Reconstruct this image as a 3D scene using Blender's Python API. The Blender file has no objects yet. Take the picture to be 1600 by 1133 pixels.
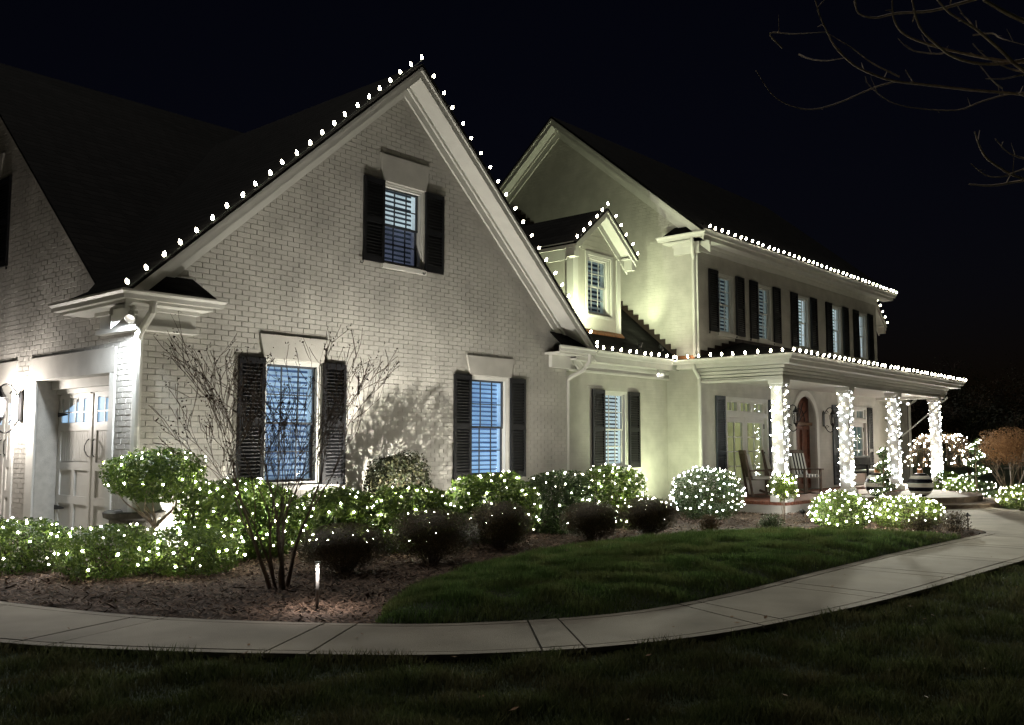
import bpy, bmesh, math, random
import numpy as np
from mathutils import Vector, Matrix

S = bpy.context.scene
COL = S.collection
rnd = random.Random(7)
rng = np.random.default_rng(11)
R = math.radians

# ------------------------------------------------------------------ camera
cam = bpy.data.cameras.new('camera')
cam.sensor_width = 36.0
cam.lens = 36.0 * 1450 / 1600
cam.clip_end = 2000
cam_o = bpy.data.objects.new('camera', cam)
COL.objects.link(cam_o)
YAW, PITCH = R(48.83), R(5.04)
CAM = Vector((-5.841, -11.517, 1.5))
FW = Vector((math.sin(YAW) * math.cos(PITCH), math.cos(YAW) * math.cos(PITCH), math.sin(PITCH)))
RT = Vector((math.cos(YAW), -math.sin(YAW), 0))
UP = RT.cross(FW)
cam_o.matrix_world = Matrix((
    (RT.x, UP.x, -FW.x, CAM.x), (RT.y, UP.y, -FW.y, CAM.y), (RT.z, UP.z, -FW.z, CAM.z), (0, 0, 0, 1)))
S.camera = cam_o

# ------------------------------------------------------------------ night sky, added fill sun
world = bpy.data.worlds.new('World')
S.world = world
world.use_nodes = True
wn = world.node_tree
sky = wn.nodes.new('ShaderNodeTexSky')
sky.sky_type = 'NISHITA'
sky.sun_disc = False
sky.sun_elevation = R(2)
sky.sun_rotation = R(229)
hs = wn.nodes.new('ShaderNodeMixRGB')
hs.blend_type = 'MULTIPLY'
hs.inputs[0].default_value = 1.0
hs.inputs[2].default_value = (0.40, 0.36, 0.78, 1)
wn.links.new(sky.outputs[0], hs.inputs[1])
wn.links.new(hs.outputs[0], wn.nodes['Background'].inputs[0])
wn.nodes['Background'].inputs[1].default_value = 0.0034
fill_sun = bpy.data.lights.new('fill_sun', 'SUN')  # soft sun lamp added as fill to lift the walk and lawn
fill_sun.energy = 0.58
fill_sun.angle = R(15)
fill_sun.color = (1.0, 0.95, 0.86)
fill_sun_o = bpy.data.objects.new('fill_sun', fill_sun)
COL.objects.link(fill_sun_o)
fill_sun_o.rotation_euler = Vector((-0.12, -0.3, -1)).to_track_quat('-Z', 'Y').to_euler()
S.view_settings.view_transform = 'Standard'
S.view_settings.look = 'None'
S.view_settings.exposure = 0.0
S.view_settings.gamma = 1.0
S.cycles.max_bounces = 4
S.cycles.diffuse_bounces = 2
S.cycles.glossy_bounces = 2
S.cycles.transmission_bounces = 3
S.cycles.transparent_max_bounces = 8
S.cycles.sample_clamp_indirect = 2.0
S.cycles.sample_clamp_direct = 0.0
S.cycles.caustics_reflective = False
S.cycles.caustics_refractive = False
S.cycles.use_light_tree = True
S.cycles.use_denoising = True
S.cycles.use_adaptive_sampling = True
S.cycles.adaptive_threshold = 0.02

# ------------------------------------------------------------------ helpers
def tag(o, label=None, cat=None, group=None, kind=None):
    if label: o['label'] = label
    if cat: o['category'] = cat
    if group: o['group'] = group
    if kind: o['kind'] = kind
    return o

def link(o, parent=None):
    COL.objects.link(o)
    if parent is not None:
        o.parent = parent
        if parent.get('_base') is not None:
            b = Vector(parent['_base'])
            o.matrix_parent_inverse = Matrix.Translation(-b)
    return o

def thing(name, label, cat, loc=(0, 0, 0), group=None):
    o = bpy.data.objects.new(name, None)
    o.location = loc
    o.empty_display_size = 0.2
    o['_base'] = list(loc)
    COL.objects.link(o)
    return tag(o, label, cat, group)

def YP(y0):            # a wall plane that faces -Y: u = X, v = Z, w = outwards
    return lambda u, v, w: (u, y0 - w, v)
def XP(x0):            # a wall plane that faces -X: u = Y, v = Z, w = outwards
    return lambda u, v, w: (x0 - w, u, v)
ID = lambda u, v, w: (u, v, w)

class MB:
    def __init__(self, T=None):
        self.v, self.f, self.T = [], [], T or ID
    def pts(self, ps):
        n = len(self.v)
        self.v += [self.T(*p) for p in ps]
        return n
    def face(self, ps):
        n = self.pts(ps)
        self.f.append(tuple(range(n, n + len(ps))))
        return self
    def box(self, a0, a1, b0, b1, c0, c1):
        n = self.pts([(a0, b0, c0), (a1, b0, c0), (a1, b1, c0), (a0, b1, c0), (a0, b0, c1), (a1, b0, c1), (a1, b1, c1), (a0, b1, c1)])
        self.f += [tuple(n + i for i in q) for q in ((0, 3, 2, 1), (4, 5, 6, 7), (0, 1, 5, 4), (1, 2, 6, 5), (2, 3, 7, 6), (3, 0, 4, 7))]
        return self
    def prism(self, ps, off):
        k = len(ps)
        n = self.pts(ps)
        self.pts([(p[0] + off[0], p[1] + off[1], p[2] + off[2]) for p in ps])
        self.f.append(tuple(range(n, n + k)))
        self.f.append(tuple(range(n + 2 * k - 1, n + k - 1, -1)))
        for i in range(k):
            j = (i + 1) % k
            self.f.append((n + i, n + k + i, n + k + j, n + j))
        return self
    def tube(self, ps, rs, n=6, cap=True):
        ps = [Vector(p) for p in ps]
        if not hasattr(rs, '__len__'): rs = [rs] * len(ps)
        b = len(self.v)
        side = None
        for i, p in enumerate(ps):
            d = (ps[min(i + 1, len(ps) - 1)] - ps[max(i - 1, 0)])
            if d.length < 1e-9: d = Vector((0, 0, 1))
            d.normalize()
            if side is None:
                side = d.cross(Vector((0.31, 0.2, 0.93)))
                if side.length < 1e-3: side = d.cross(Vector((1, 0, 0)))
            side = (side - d * side.dot(d)).normalized()
            up = d.cross(side)
            for k in range(n):
                a = 2 * math.pi * k / n
                q = p + (side * math.cos(a) + up * math.sin(a)) * rs[i]
                self.v.append(self.T(q.x, q.y, q.z))
        for i in range(len(ps) - 1):
            for k in range(n):
                k2 = (k + 1) % n
                self.f.append((b + i * n + k, b + i * n + k2, b + (i + 1) * n + k2, b + (i + 1) * n + k))
        if cap:
            self.f.append(tuple(b + k for k in range(n))[::-1])
            self.f.append(tuple(b + (len(ps) - 1) * n + k for k in range(n)))
        return self
    def lathe(self, prof, c=(0, 0, 0), n=16, squash=1.0):
        b = len(self.v)
        for r, z in prof:
            for k in range(n):
                a = 2 * math.pi * k / n
                self.v.append(self.T(c[0] + r * math.cos(a), c[1] + r * math.sin(a) * squash, c[2] + z))
        for i in range(len(prof) - 1):
            for k in range(n):
                k2 = (k + 1) % n
                self.f.append((b + i * n + k, b + i * n + k2, b + (i + 1) * n + k2, b + (i + 1) * n + k))
        self.f.append(tuple(b + k for k in range(n))[::-1])
        self.f.append(tuple(b + (len(prof) - 1) * n + k for k in range(n)))
        return self
    def mesh(self, name, mat, smooth=False, bevel=0.0):
        m = bpy.data.meshes.new(name)
        m.from_pydata([tuple(p) for p in self.v], [], self.f)
        bm = bmesh.new(); bm.from_mesh(m)
        bmesh.ops.recalc_face_normals(bm, faces=bm.faces)
        if bevel:
            bmesh.ops.bevel(bm, geom=bm.edges[:], offset=bevel, segments=1, affect='EDGES', clamp_overlap=True)
        bm.to_mesh(m); bm.free()
        if smooth:
            m.polygons.foreach_set('use_smooth', [True] * len(m.polygons))
        m.materials.append(mat)
        return m
    def build(self, name, mat, parent=None, smooth=False, bevel=0.0):
        return link(bpy.data.objects.new(name, self.mesh(name, mat, smooth, bevel)), parent)

def fast_mesh(name, V, F, mat):
    """V (n,3) floats, F (m,k) ints"""
    m = bpy.data.meshes.new(name)
    V = np.ascontiguousarray(V, dtype=np.float32); F = np.ascontiguousarray(F, dtype=np.int32)
    m.vertices.add(len(V)); m.vertices.foreach_set('co', V.ravel())
    k = F.shape[1]
    m.loops.add(F.size); m.loops.foreach_set('vertex_index', F.ravel())
    m.polygons.add(len(F)); m.polygons.foreach_set('loop_start', np.arange(0, F.size, k, dtype=np.int32))
    m.update(calc_edges=True); m.validate()
    m.materials.append(mat)
    return m

def inst(name, mesh, loc, parent=None, rot=None, scale=None):
    o = bpy.data.objects.new(name, mesh)
    o.location = loc
    if rot is not None: o.rotation_euler = rot
    if scale is not None: o.scale = scale
    return link(o, parent)

# ------------------------------------------------------------------ materials
def new_mat(name):
    m = bpy.data.materials.new(name); m.use_nodes = True
    nt = m.node_tree
    return m, nt, nt.nodes['Principled BSDF']

def mat(name, col, rough=0.6, var=0.0, scale=6.0, bump=0.0, bscale=60.0, metal=0.0, col2=None, spec=0.4, island=False, detail=4.0):
    m, nt, bs = new_mat(name)
    bs.inputs['Roughness'].default_value = rough
    bs.inputs['Metallic'].default_value = metal
    bs.inputs['Specular IOR Level'].default_value = spec
    bs.inputs['Base Color'].default_value = (*col, 1)
    tc = nt.nodes.new('ShaderNodeTexCoord')
    if var > 0 or col2:
        nz = nt.nodes.new('ShaderNodeTexNoise'); nz.inputs['Scale'].default_value = scale; nz.inputs['Detail'].default_value = detail
        geo = nt.nodes.new('ShaderNodeNewGeometry')
        nt.links.new(geo.outputs['Position'], nz.inputs['Vector'])
        cr = nt.nodes.new('ShaderNodeValToRGB')
        a = col2 or tuple(c * (1 - var) for c in col)
        b = col if col2 else tuple(min(1, c * (1 + var)) for c in col)
        cr.color_ramp.elements[0].position = 0.32; cr.color_ramp.elements[1].position = 0.68
        cr.color_ramp.elements[0].color = (*a, 1); cr.color_ramp.elements[1].color = (*b, 1)
        fac = nz.outputs['Fac']
        if island:
            mx = nt.nodes.new('ShaderNodeMath'); mx.operation = 'MULTIPLY_ADD'
            mx.inputs[1].default_value = 0.75
            sub = nt.nodes.new('ShaderNodeMath'); sub.operation = 'MULTIPLY'; sub.inputs[1].default_value = 0.3
            nt.links.new(nz.outputs['Fac'], sub.inputs[0])
            nt.links.new(geo.outputs['Random Per Island'], mx.inputs[0])
            nt.links.new(sub.outputs[0], mx.inputs[2])
            fac = mx.outputs[0]
            cr.color_ramp.elements[0].position = 0.1; cr.color_ramp.elements[1].position = 0.95
        nt.links.new(fac, cr.inputs[0])
        nt.links.new(cr.outputs[0], bs.inputs['Base Color'])
    if bump > 0:
        n2 = nt.nodes.new('ShaderNodeTexNoise'); n2.inputs['Scale'].default_value = bscale; n2.inputs['Detail'].default_value = 5
        g2 = nt.nodes.new('ShaderNodeNewGeometry')
        nt.links.new(g2.outputs['Position'], n2.inputs['Vector'])
        bp = nt.nodes.new('ShaderNodeBump'); bp.inputs['Strength'].default_value = bump; bp.inputs['Distance'].default_value = 0.01
        nt.links.new(n2.outputs['Fac'], bp.inputs['Height'])
        nt.links.new(bp.outputs[0], bs.inputs['Normal'])
    return m

def mat_emit(name, col, strength):
    m = bpy.data.materials.new(name); m.use_nodes = True
    nt = m.node_tree; nt.nodes.clear()
    e = nt.nodes.new('ShaderNodeEmission'); e.inputs[0].default_value = (*col, 1); e.inputs[1].default_value = strength
    o = nt.nodes.new('ShaderNodeOutputMaterial'); nt.links.new(e.outputs[0], o.inputs[0])
    return m

def mat_lit(name, col, ecol, estr, var=0.3, scale=2.0):
    """a surface inside a lit room: reflects and glows"""
    m, nt, bs = new_mat(name)
    bs.inputs['Base Color'].default_value = (*col, 1); bs.inputs['Roughness'].default_value = 0.7
    nz = nt.nodes.new('ShaderNodeTexNoise'); nz.inputs['Scale'].default_value = scale
    geo = nt.nodes.new('ShaderNodeNewGeometry'); nt.links.new(geo.outputs['Position'], nz.inputs['Vector'])
    cr = nt.nodes.new('ShaderNodeValToRGB')
    cr.color_ramp.elements[0].position = .3; cr.color_ramp.elements[1].position = .7
    cr.color_ramp.elements[0].color = (*[c * (1 - var) for c in ecol], 1); cr.color_ramp.elements[1].color = (*ecol, 1)
    nt.links.new(nz.outputs['Fac'], cr.inputs[0]); nt.links.new(cr.outputs[0], bs.inputs['Emission Color'])
    bs.inputs['Emission Strength'].default_value = estr
    m.cycles.emission_sampling = 'NONE'
    return m

def mat_glass(name, tint=(0.9, 0.95, 1.0), refl=0.12):
    m = bpy.data.materials.new(name); m.use_nodes = True
    nt = m.node_tree; nt.nodes.clear()
    t = nt.nodes.new('ShaderNodeBsdfTransparent'); t.inputs[0].default_value = (*tint, 1)
    g = nt.nodes.new('ShaderNodeBsdfGlossy'); g.inputs['Roughness'].default_value = 0.03
    mx = nt.nodes.new('ShaderNodeMixShader'); mx.inputs[0].default_value = refl
    o = nt.nodes.new('ShaderNodeOutputMaterial')
    nt.links.new(t.outputs[0], mx.inputs[1]); nt.links.new(g.outputs[0], mx.inputs[2]); nt.links.new(mx.outputs[0], o.inputs[0])
    return m

def mat_leaf(name, c1, c2, trans=0.3, rough=0.38, spec=0.5, patch=None):
    m, nt, bs = new_mat(name)
    geo = nt.nodes.new('ShaderNodeNewGeometry')
    cr = nt.nodes.new('ShaderNodeValToRGB')
    cr.color_ramp.elements[0].color = (*c1, 1); cr.color_ramp.elements[1].color = (*c2, 1)
    nt.links.new(geo.outputs['Random Per Island'], cr.inputs[0])
    colour = cr.outputs[0]
    if patch:                     # drier and greener patches of turf
        nz = nt.nodes.new('ShaderNodeTexNoise'); nz.inputs['Scale'].default_value = 2.2; nz.inputs['Detail'].default_value = 7
        nt.links.new(geo.outputs['Position'], nz.inputs['Vector'])
        pr = nt.nodes.new('ShaderNodeValToRGB'); pr.color_ramp.elements[0].position = .42; pr.color_ramp.elements[1].position = .62
        pr.color_ramp.elements[0].color = (0, 0, 0, 1); pr.color_ramp.elements[1].color = (.8, .8, .8, 1)
        nt.links.new(nz.outputs['Fac'], pr.inputs[0])
        mp = nt.nodes.new('ShaderNodeMixRGB'); mp.inputs[2].default_value = (*patch, 1)
        nt.links.new(pr.outputs[0], mp.inputs[0]); nt.links.new(cr.outputs[0], mp.inputs[1]); colour = mp.outputs[0]
    nt.links.new(colour, bs.inputs['Base Color'])
    bs.inputs['Roughness'].default_value = rough; bs.inputs['Specular IOR Level'].default_value = spec
    tr = nt.nodes.new('ShaderNodeBsdfTranslucent'); nt.links.new(colour, tr.inputs[0])
    mx = nt.nodes.new('ShaderNodeMixShader'); mx.inputs[0].default_value = trans
    nt.links.new(bs.outputs[0], mx.inputs[1]); nt.links.new(tr.outputs[0], mx.inputs[2])
    nt.links.new(mx.outputs[0], nt.nodes['Material Output'].inputs[0])
    return m

def mat_brickbump(name, col, var, strength=0.5, rot=False, brick=(0.21, 0.083), rough=0.7, mortar=0.012, shingle=False):
    """painted masonry too far off to tell brick from brick: fine relief only"""
    m, nt, bs = new_mat(name)
    bs.inputs['Roughness'].default_value = rough
    geo = nt.nodes.new('ShaderNodeNewGeometry')
    sep = nt.nodes.new('ShaderNodeSeparateXYZ'); nt.links.new(geo.outputs['Position'], sep.inputs[0])
    add = nt.nodes.new('ShaderNodeMath'); nt.links.new(sep.outputs[0], add.inputs[0]); nt.links.new(sep.outputs[1], add.inputs[1])
    cmb = nt.nodes.new('ShaderNodeCombineXYZ'); nt.links.new(add.outputs[0], cmb.inputs[0]); nt.links.new(sep.outputs[2], cmb.inputs[1])
    bt = nt.nodes.new('ShaderNodeTexBrick'); nt.links.new(cmb.outputs[0], bt.inputs['Vector'])
    bt.inputs['Scale'].default_value = 1.0
    bt.inputs['Brick Width'].default_value = brick[0]; bt.inputs['Row Height'].default_value = brick[1]
    bt.inputs['Mortar Size'].default_value = mortar / 2; bt.inputs['Mortar Smooth'].default_value = 0.4
    nz = nt.nodes.new('ShaderNodeTexNoise'); nz.inputs['Scale'].default_value = 3.5; nz.inputs['Detail'].default_value = 6
    nt.links.new(geo.outputs['Position'], nz.inputs['Vector'])
    cr = nt.nodes.new('ShaderNodeValToRGB')
    cr.color_ramp.elements[0].position = .3; cr.color_ramp.elements[1].position = .7
    cr.color_ramp.elements[0].color = (*[c * (1 - var) for c in col], 1); cr.color_ramp.elements[1].color = (*col, 1)
    nt.links.new(nz.outputs['Fac'], cr.inputs[0]); nt.links.new(cr.outputs[0], bs.inputs['Base Color'])
    if shingle:
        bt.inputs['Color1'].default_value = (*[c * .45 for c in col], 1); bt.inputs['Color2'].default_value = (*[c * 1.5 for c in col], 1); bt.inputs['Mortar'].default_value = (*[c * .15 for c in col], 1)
        nt.links.new(bt.outputs['Color'], bs.inputs['Base Color']); bs.inputs['Specular IOR Level'].default_value = 0.08
    inv = nt.nodes.new('ShaderNodeMath'); inv.operation = 'SUBTRACT'; inv.inputs[0].default_value = 1.0
    nt.links.new(bt.outputs['Fac'], inv.inputs[1])
    bp = nt.nodes.new('ShaderNodeBump'); bp.inputs['Strength'].default_value = strength; bp.inputs['Distance'].default_value = 0.01
    nt.links.new(inv.outputs[0], bp.inputs['Height']); nt.links.new(bp.outputs[0], bs.inputs['Normal'])
    return m

M = {}
M['brick'] = mat('painted_brick', (.51, .49, .452), .72, .17, 1.6, .35, 90, detail=9)
M['mortar'] = mat('painted_mortar', (.485, .467, .43), .85, .12, 8, .4, 70)
M['paint_wall'] = mat_brickbump('painted_masonry', (.56, .54, .49), .2, .55)
M['trim'] = mat('white_trim', (.70, .69, .65), .45, .05, 4)
M['siding'] = mat('lap_siding', (.58, .56, .50), .5, .05, 6)
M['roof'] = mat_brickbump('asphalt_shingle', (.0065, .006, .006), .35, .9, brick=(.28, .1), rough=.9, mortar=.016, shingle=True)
M['flash'] = mat('dark_copper_flashing', (.022, .013, .010), .6, .3, 9)
M['copper'] = mat('copper_flashing', (.28, .12, .05), .45, .3, 9, metal=.6)
M['shutter'] = mat('black_shutter_paint', (.012, .012, .014), .42, .2, 5)
M['shutter_blue'] = mat('slate_shutter_paint', (.035, .042, .055), .5, .2, 5)
M['concrete'] = mat('brushed_concrete', (.265, .238, .195), .85, .26, 1.1, .5, 120, detail=12)
M['joint'] = mat('dark_joint', (.03, .027, .023), .95)
M['mulch'] = mat('bark_mulch_ground', (.075, .045, .03), .95, col2=(.025, .016, .012), scale=14, bump=.8, bscale=40)
M['chip'] = mat('bark_chip', (.21, .14, .10), .85, col2=(.04, .025, .018), scale=30, island=True)
M['soil'] = mat('lawn_soil', (.030, .045, .016), .95, col2=(.015, .022, .009), scale=5, bump=.8, bscale=50)
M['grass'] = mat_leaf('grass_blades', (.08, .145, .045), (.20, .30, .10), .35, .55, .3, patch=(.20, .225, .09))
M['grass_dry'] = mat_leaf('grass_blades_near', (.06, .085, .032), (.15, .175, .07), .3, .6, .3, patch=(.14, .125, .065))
M['leaf'] = mat_leaf('glossy_leaf', (.035, .075, .016), (.15, .22, .04), .4)
M['leaf_dark'] = mat_leaf('dark_leaf', (.022, .048, .018), (.075, .12, .035), .25)
M['leaf_brown'] = mat_leaf('bronze_leaf', (.045, .038, .022), (.12, .085, .046), .2, .5)
M['leaf_red'] = mat_leaf('bronze_green_leaf', (.05, .05, .015), (.14, .075, .03), .2)
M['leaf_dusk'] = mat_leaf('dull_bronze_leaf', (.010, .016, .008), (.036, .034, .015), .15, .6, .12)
M['branch'] = mat('pale_twig_bark', (.42, .34, .27), .8, .25, 20)
M['leaf_tan'] = mat_leaf('dry_tan_leaf', (.16, .085, .04), (.32, .18, .09), .3, .7)
M['leaf_yel'] = mat_leaf('lime_leaf', (.06, .11, .02), (.15, .2, .035), .3)
M['bark'] = mat('bark', (.15, .11, .085), .85, .35, 25, .6, 60)
M['bark_pale'] = mat('pale_bark', (.26, .21, .17), .8, .3, 20, .5, 50)
M['bark_dark'] = mat('dark_bark', (.045, .03, .022), .85, .3, 25)
M['seed'] = mat('seed_pod', (.05, .03, .02), .8, .4, 30)
M['iron'] = mat('black_iron', (.012, .012, .013), .45, metal=.3)
M['steel'] = mat('brushed_steel', (.32, .32, .32), .5, metal=.8)
M['glass'] = mat_glass('window_glass')
M['glass_lamp'] = mat_glass('lantern_glass', (.95, .95, .95), .05)
M['blind'] = mat_lit('white_blind_slat', (.6, .62, .63), (.66, .74, .72), .95, .3, 3)  # blind slats emit: room light from behind is put into the material
M['blind_blue'] = mat_lit('blue_lit_blind_slat', (.55, .62, .7), (.33, .55, .80), 1.05, .35, 1.6)
M['blind_bluepale'] = mat_lit('pale_blue_lit_blind_slat', (.55, .62, .7), (.47, .62, .72), 1.0, .4, 1.6)
M['blind_dim'] = mat_lit('dim_blind_slat', (.6, .63, .6), (.30, .36, .33), .45, .3, 3)
M['blind_dusk'] = mat_lit('dusky_blind_slat', (.4, .4, .46), (.17, .18, .25), .55, .4, 3)  # darker copy: fainter room light put into the lower slats
M['blind_bluedim'] = mat_lit('dim_blue_blind_slat', (.45, .5, .58), (.2, .29, .38), .6, .5, 2)
M['room_dark'] = mat_lit('dim_room', (.05, .05, .06), (.05, .07, .09), .3, .5, 2)
M['room_blue'] = mat_lit('blue_lit_room', (.2, .25, .35), (.12, .22, .42), .4, .4, 2)
M['room_warm'] = mat_lit('warm_lit_room', (.3, .28, .15), (.40, .39, .18), .85, .6, 2.2)
M['room_green'] = mat_lit('pale_lit_room', (.3, .35, .3), (.3, .42, .36), .35, .5, 2.2)
M['wood_door'] = mat('mahogany_door', (.15, .055, .032), .4, .35, 9, .2, 50)
M['wood_chair'] = mat('weathered_teak', (.10, .07, .05), .6, .3, 14)
M['redbrick'] = mat('red_brick_paver', (.20, .075, .045), .75, .35, 13, .4, 60)
M['stone'] = mat('cast_stone', (.14, .13, .115), .85, .25, 12, .6, 50)
M['brownstone'] = mat('brown_stone_step', (.15, .115, .09), .85, .3, 6, .5, 50)
M['sash_backlit'] = mat('backlit_dark_sash', (.045, .05, .06), .45, .1, 5)  # sashes before lit rooms: their dark silhouette is put into the colour
M['mini_dim'] = mat_emit('dim_mini_light', (1.0, .93, .78), 24.0)
M['mini_mid'] = mat_emit('mid_mini_light', (1.0, .91, .70), 95.0)
M['c9'] = mat_emit('warm_white_bulb', (1.0, .91, .68), 72.0)
M['mini'] = mat_emit('mini_light', (1.0, .92, .72), 210.0)
M['mini_cool'] = mat_emit('cool_mini_light', (.94, .98, 1.0), 52.0)
M['lamp_on'] = mat_emit('lit_lens', (1.0, .95, .88), 4.0)
M['wire'] = mat('dark_green_wire', (.008, .016, .01), .6)
M['wire_white'] = mat('white_wire', (.5, .5, .5), .6)
M['white_cloth'] = mat('white_cloth', (.65, .65, .6), .9)
M['black_cloth'] = mat('black_cloth', (.02, .02, .022), .9)
M['ball_white'] = mat('white_gloss', (.8, .78, .72), .35)
M['ball_black'] = mat('navy_gloss', (.008, .009, .016), .25)
M['ball_cap'] = mat('copper_cap', (.45, .2, .09), .35, metal=.7)

# ------------------------------------------------------------------ ground, paths
def structure(o):
    return tag(o, kind='structure')

g = MB(); g.face([(-400, -400, -.02), (400, -400, -.02), (400, 400, -.02), (-400, 400, -.02)])
structure(g.build('ground', M['soil']))

def catmull(P, n=10):
    P = [np.array(p, float) for p in P]
    Q = [2 * P[0] - P[1]] + P + [2 * P[-1] - P[-2]]
    out = []
    for i in range(1, len(Q) - 2):
        for k in range(n):
            t = k / n
            out.append(.5 * (2 * Q[i] + (Q[i + 1] - Q[i - 1]) * t + (2 * Q[i - 1] - 5 * Q[i] + 4 * Q[i + 1] - Q[i + 2]) * t * t + (-Q[i - 1] + 3 * Q[i] - 3 * Q[i + 1] + Q[i + 2]) * t ** 3))
    out.append(P[-1])
    return np.array(out)

FARP = [(-2.45, -.6), (-2.36, -1.9), (-1.78, -3.85), (-.78, -5.5), (.06, -6.3), (1.15, -6.83), (2.6, -7.0), (4.25, -7.0), (7.27, -7.03), (11.0, -7.19)]
NEARP = [(-3.65, -.8), (-3.55, -2.15), (-2.95, -4.2), (-1.72, -6.12), (-.78, -7.1), (.55, -7.8), (2.4, -8.18), (4.2, -8.36), (7.4, -8.54), (11.2, -8.85)]
FE, NE = catmull(FARP), catmull(NEARP)
arc = np.concatenate([[0], np.cumsum(np.linalg.norm(np.diff((FE + NE) / 2, axis=0), axis=1))])
def edge(s, w):
    """a point at arc length s and across-share w (0 far edge, 1 near edge)"""
    a = np.array([np.interp(s, arc, FE[:, 0]), np.interp(s, arc, FE[:, 1])])
    b = np.array([np.interp(s, arc, NE[:, 0]), np.interp(s, arc, NE[:, 1])])
    return a + (b - a) * w
def strip_poly(s0, s1, w0, w1):
    k = max(2, int((s1 - s0) / .18) + 1)
    ss = np.linspace(s0, s1, k)
    A = [edge(s, w0) for s in ss]; B = [edge(s, w1) for s in ss][::-1]
    return A + B
walk = MB()
walk.prism([(p[0], p[1], .0) for p in strip_poly(0, arc[-1], .004, .996)], (0, 0, .012))
walk = structure(walk.build('walkway', M['joint']))
s, G, BW = 1.47, .009, .085
cuts = []
while s < arc[-1] - .1:
    cuts += [s, s + .3]; s += 1.84
bounds = [0] + cuts + [arc[-1]]
for a, b in zip(bounds[:-1], bounds[1:]):
    for w0, w1 in ((0, BW), (BW, 1 - BW), (1 - BW, 1)):
        gw = G / 1.3
        pl = strip_poly(a + G, b - G, w0 + (gw if w0 > 0 else 0), w1 - (gw if w1 < 1 else 0))
        o = MB(); dz = rnd.uniform(-.0015, .0015)
        o.prism([(p[0], p[1], .004) for p in pl], (0, 0, .032 + dz))
        o.build('concrete_slab', M['concrete'], walk)
PLAZA = [(11.02, -7.19), (11.3, -7.12), (11.6, -6.95), (11.9, -6.6), (12.5, -6.1), (13.6, -5.75), (15.0, -5.6), (16.3, -5.75), (18.9, -5.6), (19.3, -4.3), (17.3, -6.3), (15.5, -9.2), (13.2, -9.5), (11.22, -8.85)]
PLAZA = [(11.02, -7.19), (11.3, -7.12), (11.6, -6.95), (11.9, -6.6), (12.5, -6.1), (13.6, -5.7), (15.0, -5.3), (16.0, -4.6), (18.98, -4.2), (18.4, -5.1), (17.1, -6.43), (16.2, -8), (15.5, -9.8), (13.2, -9.7), (11.22, -8.85)]
pz = MB(); pz.prism([(x, y, .0) for x, y in PLAZA], (0, 0, .034))
structure(pz.build('front_path', M['concrete']))
dv = MB(); dv.prism([(-14, -1.2, -.01), (-2.47, -1.2, -.01), (-2.47, .4, -.01), (-.02, .55, -.01), (-.02, 14, -.01), (-14, 14, -.01)], (0, 0, .03))
structure(dv.build('driveway', M['concrete']))

def in_poly(P, poly):
    x, y = P[:, 0], P[:, 1]
    inside = np.zeros(len(P), bool)
    n = len(poly)
    for i in range(n):
        x0, y0 = poly[i]; x1, y1 = poly[(i + 1) % n]
        c = ((y0 > y) != (y1 > y)) & (x < (x1 - x0) * (y - y0) / ((y1 - y0) + 1e-12) + x0)
        inside ^= c
    return inside

BEDEDGE = catmull([(-.70, -5.52), (.24, -4.72), (1.62, -4.05), (3.2, -3.65), (4.71, -3.52), (6.1, -3.66), (7.41, -4.02), (8.45, -4.85), (9.27, -6.1), (9.95, -6.98)], 8)
far_part = [tuple(p) for p in FE]
i0 = min(range(len(FE)), key=lambda i: (FE[i][0] + .70) ** 2 + (FE[i][1] + 5.55) ** 2)
i1 = min(range(len(FE)), key=lambda i: (FE[i][0] - 9.95) ** 2 + (FE[i][1] + 7.1) ** 2)
LAWN = [tuple(p) for p in BEDEDGE] + [tuple(p) for p in FE[i0:i1 + 1][::-1]]
BED = far_part + [(11.3, -7.12), (11.6, -6.95), (11.9, -6.6), (12.5, -6.1), (13.6, -5.7), (15.0, -5.3), (16.0, -4.6), (16.2, -2.7), (12.9, -2.7), (12.9, .1), (9.0, .1), (9, 0.02), (-.02, 0.02), (-.02, .45), (-2.45, .3)]

def dist_poly(P, poly):
    d = np.full(len(P), 1e9)
    n = len(poly)
    for i in range(n):
        a = np.array(poly[i]); b = np.array(poly[(i + 1) % n])
        ab = b - a; t = np.clip(((P - a) @ ab) / (ab @ ab + 1e-12), 0, 1)
        d = np.minimum(d, np.linalg.norm(P - (a + t[:, None] * ab), axis=1))
    return d

def bumps(P, sc, seed):
    r_ = np.random.default_rng(seed); out = np.zeros(len(P))
    for k in range(10):
        a = r_.uniform(0, 6.28); fq = sc * r_.uniform(.5, 2.2); ph = r_.uniform(0, 6.28)
        out += np.sin((P[:, 0] * math.cos(a) + P[:, 1] * math.sin(a)) * fq + ph) / 10
    return out

def sheet(name, poly, step, zf, mt, pad=0.0):
    xs = [p[0] for p in poly]; ys = [p[1] for p in poly]
    gx = np.arange(min(xs) - step, max(xs) + step, step); gy = np.arange(min(ys) - step, max(ys) + step, step)
    X, Y = np.meshgrid(gx, gy, indexing='ij'); P = np.stack([X.ravel(), Y.ravel()], 1)
    Z = zf(P)
    ny = len(gy)
    I, J = np.meshgrid(np.arange(len(gx) - 1), np.arange(ny - 1), indexing='ij'); I = I.ravel(); J = J.ravel()
    F = np.stack([I * ny + J, (I + 1) * ny + J, (I + 1) * ny + J + 1, I * ny + J + 1], 1)
    cen = P[F].mean(1)
    F = F[in_poly(cen, poly)]
    used = np.unique(F); remap = np.full(len(P), -1); remap[used] = np.arange(len(used))
    m = fast_mesh(name, np.concatenate([P, Z[:, None]], 1)[used], remap[F], mt)
    m.polygons.foreach_set('use_smooth', [True] * len(m.polygons))
    return link(bpy.data.objects.new(name, m))

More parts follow.
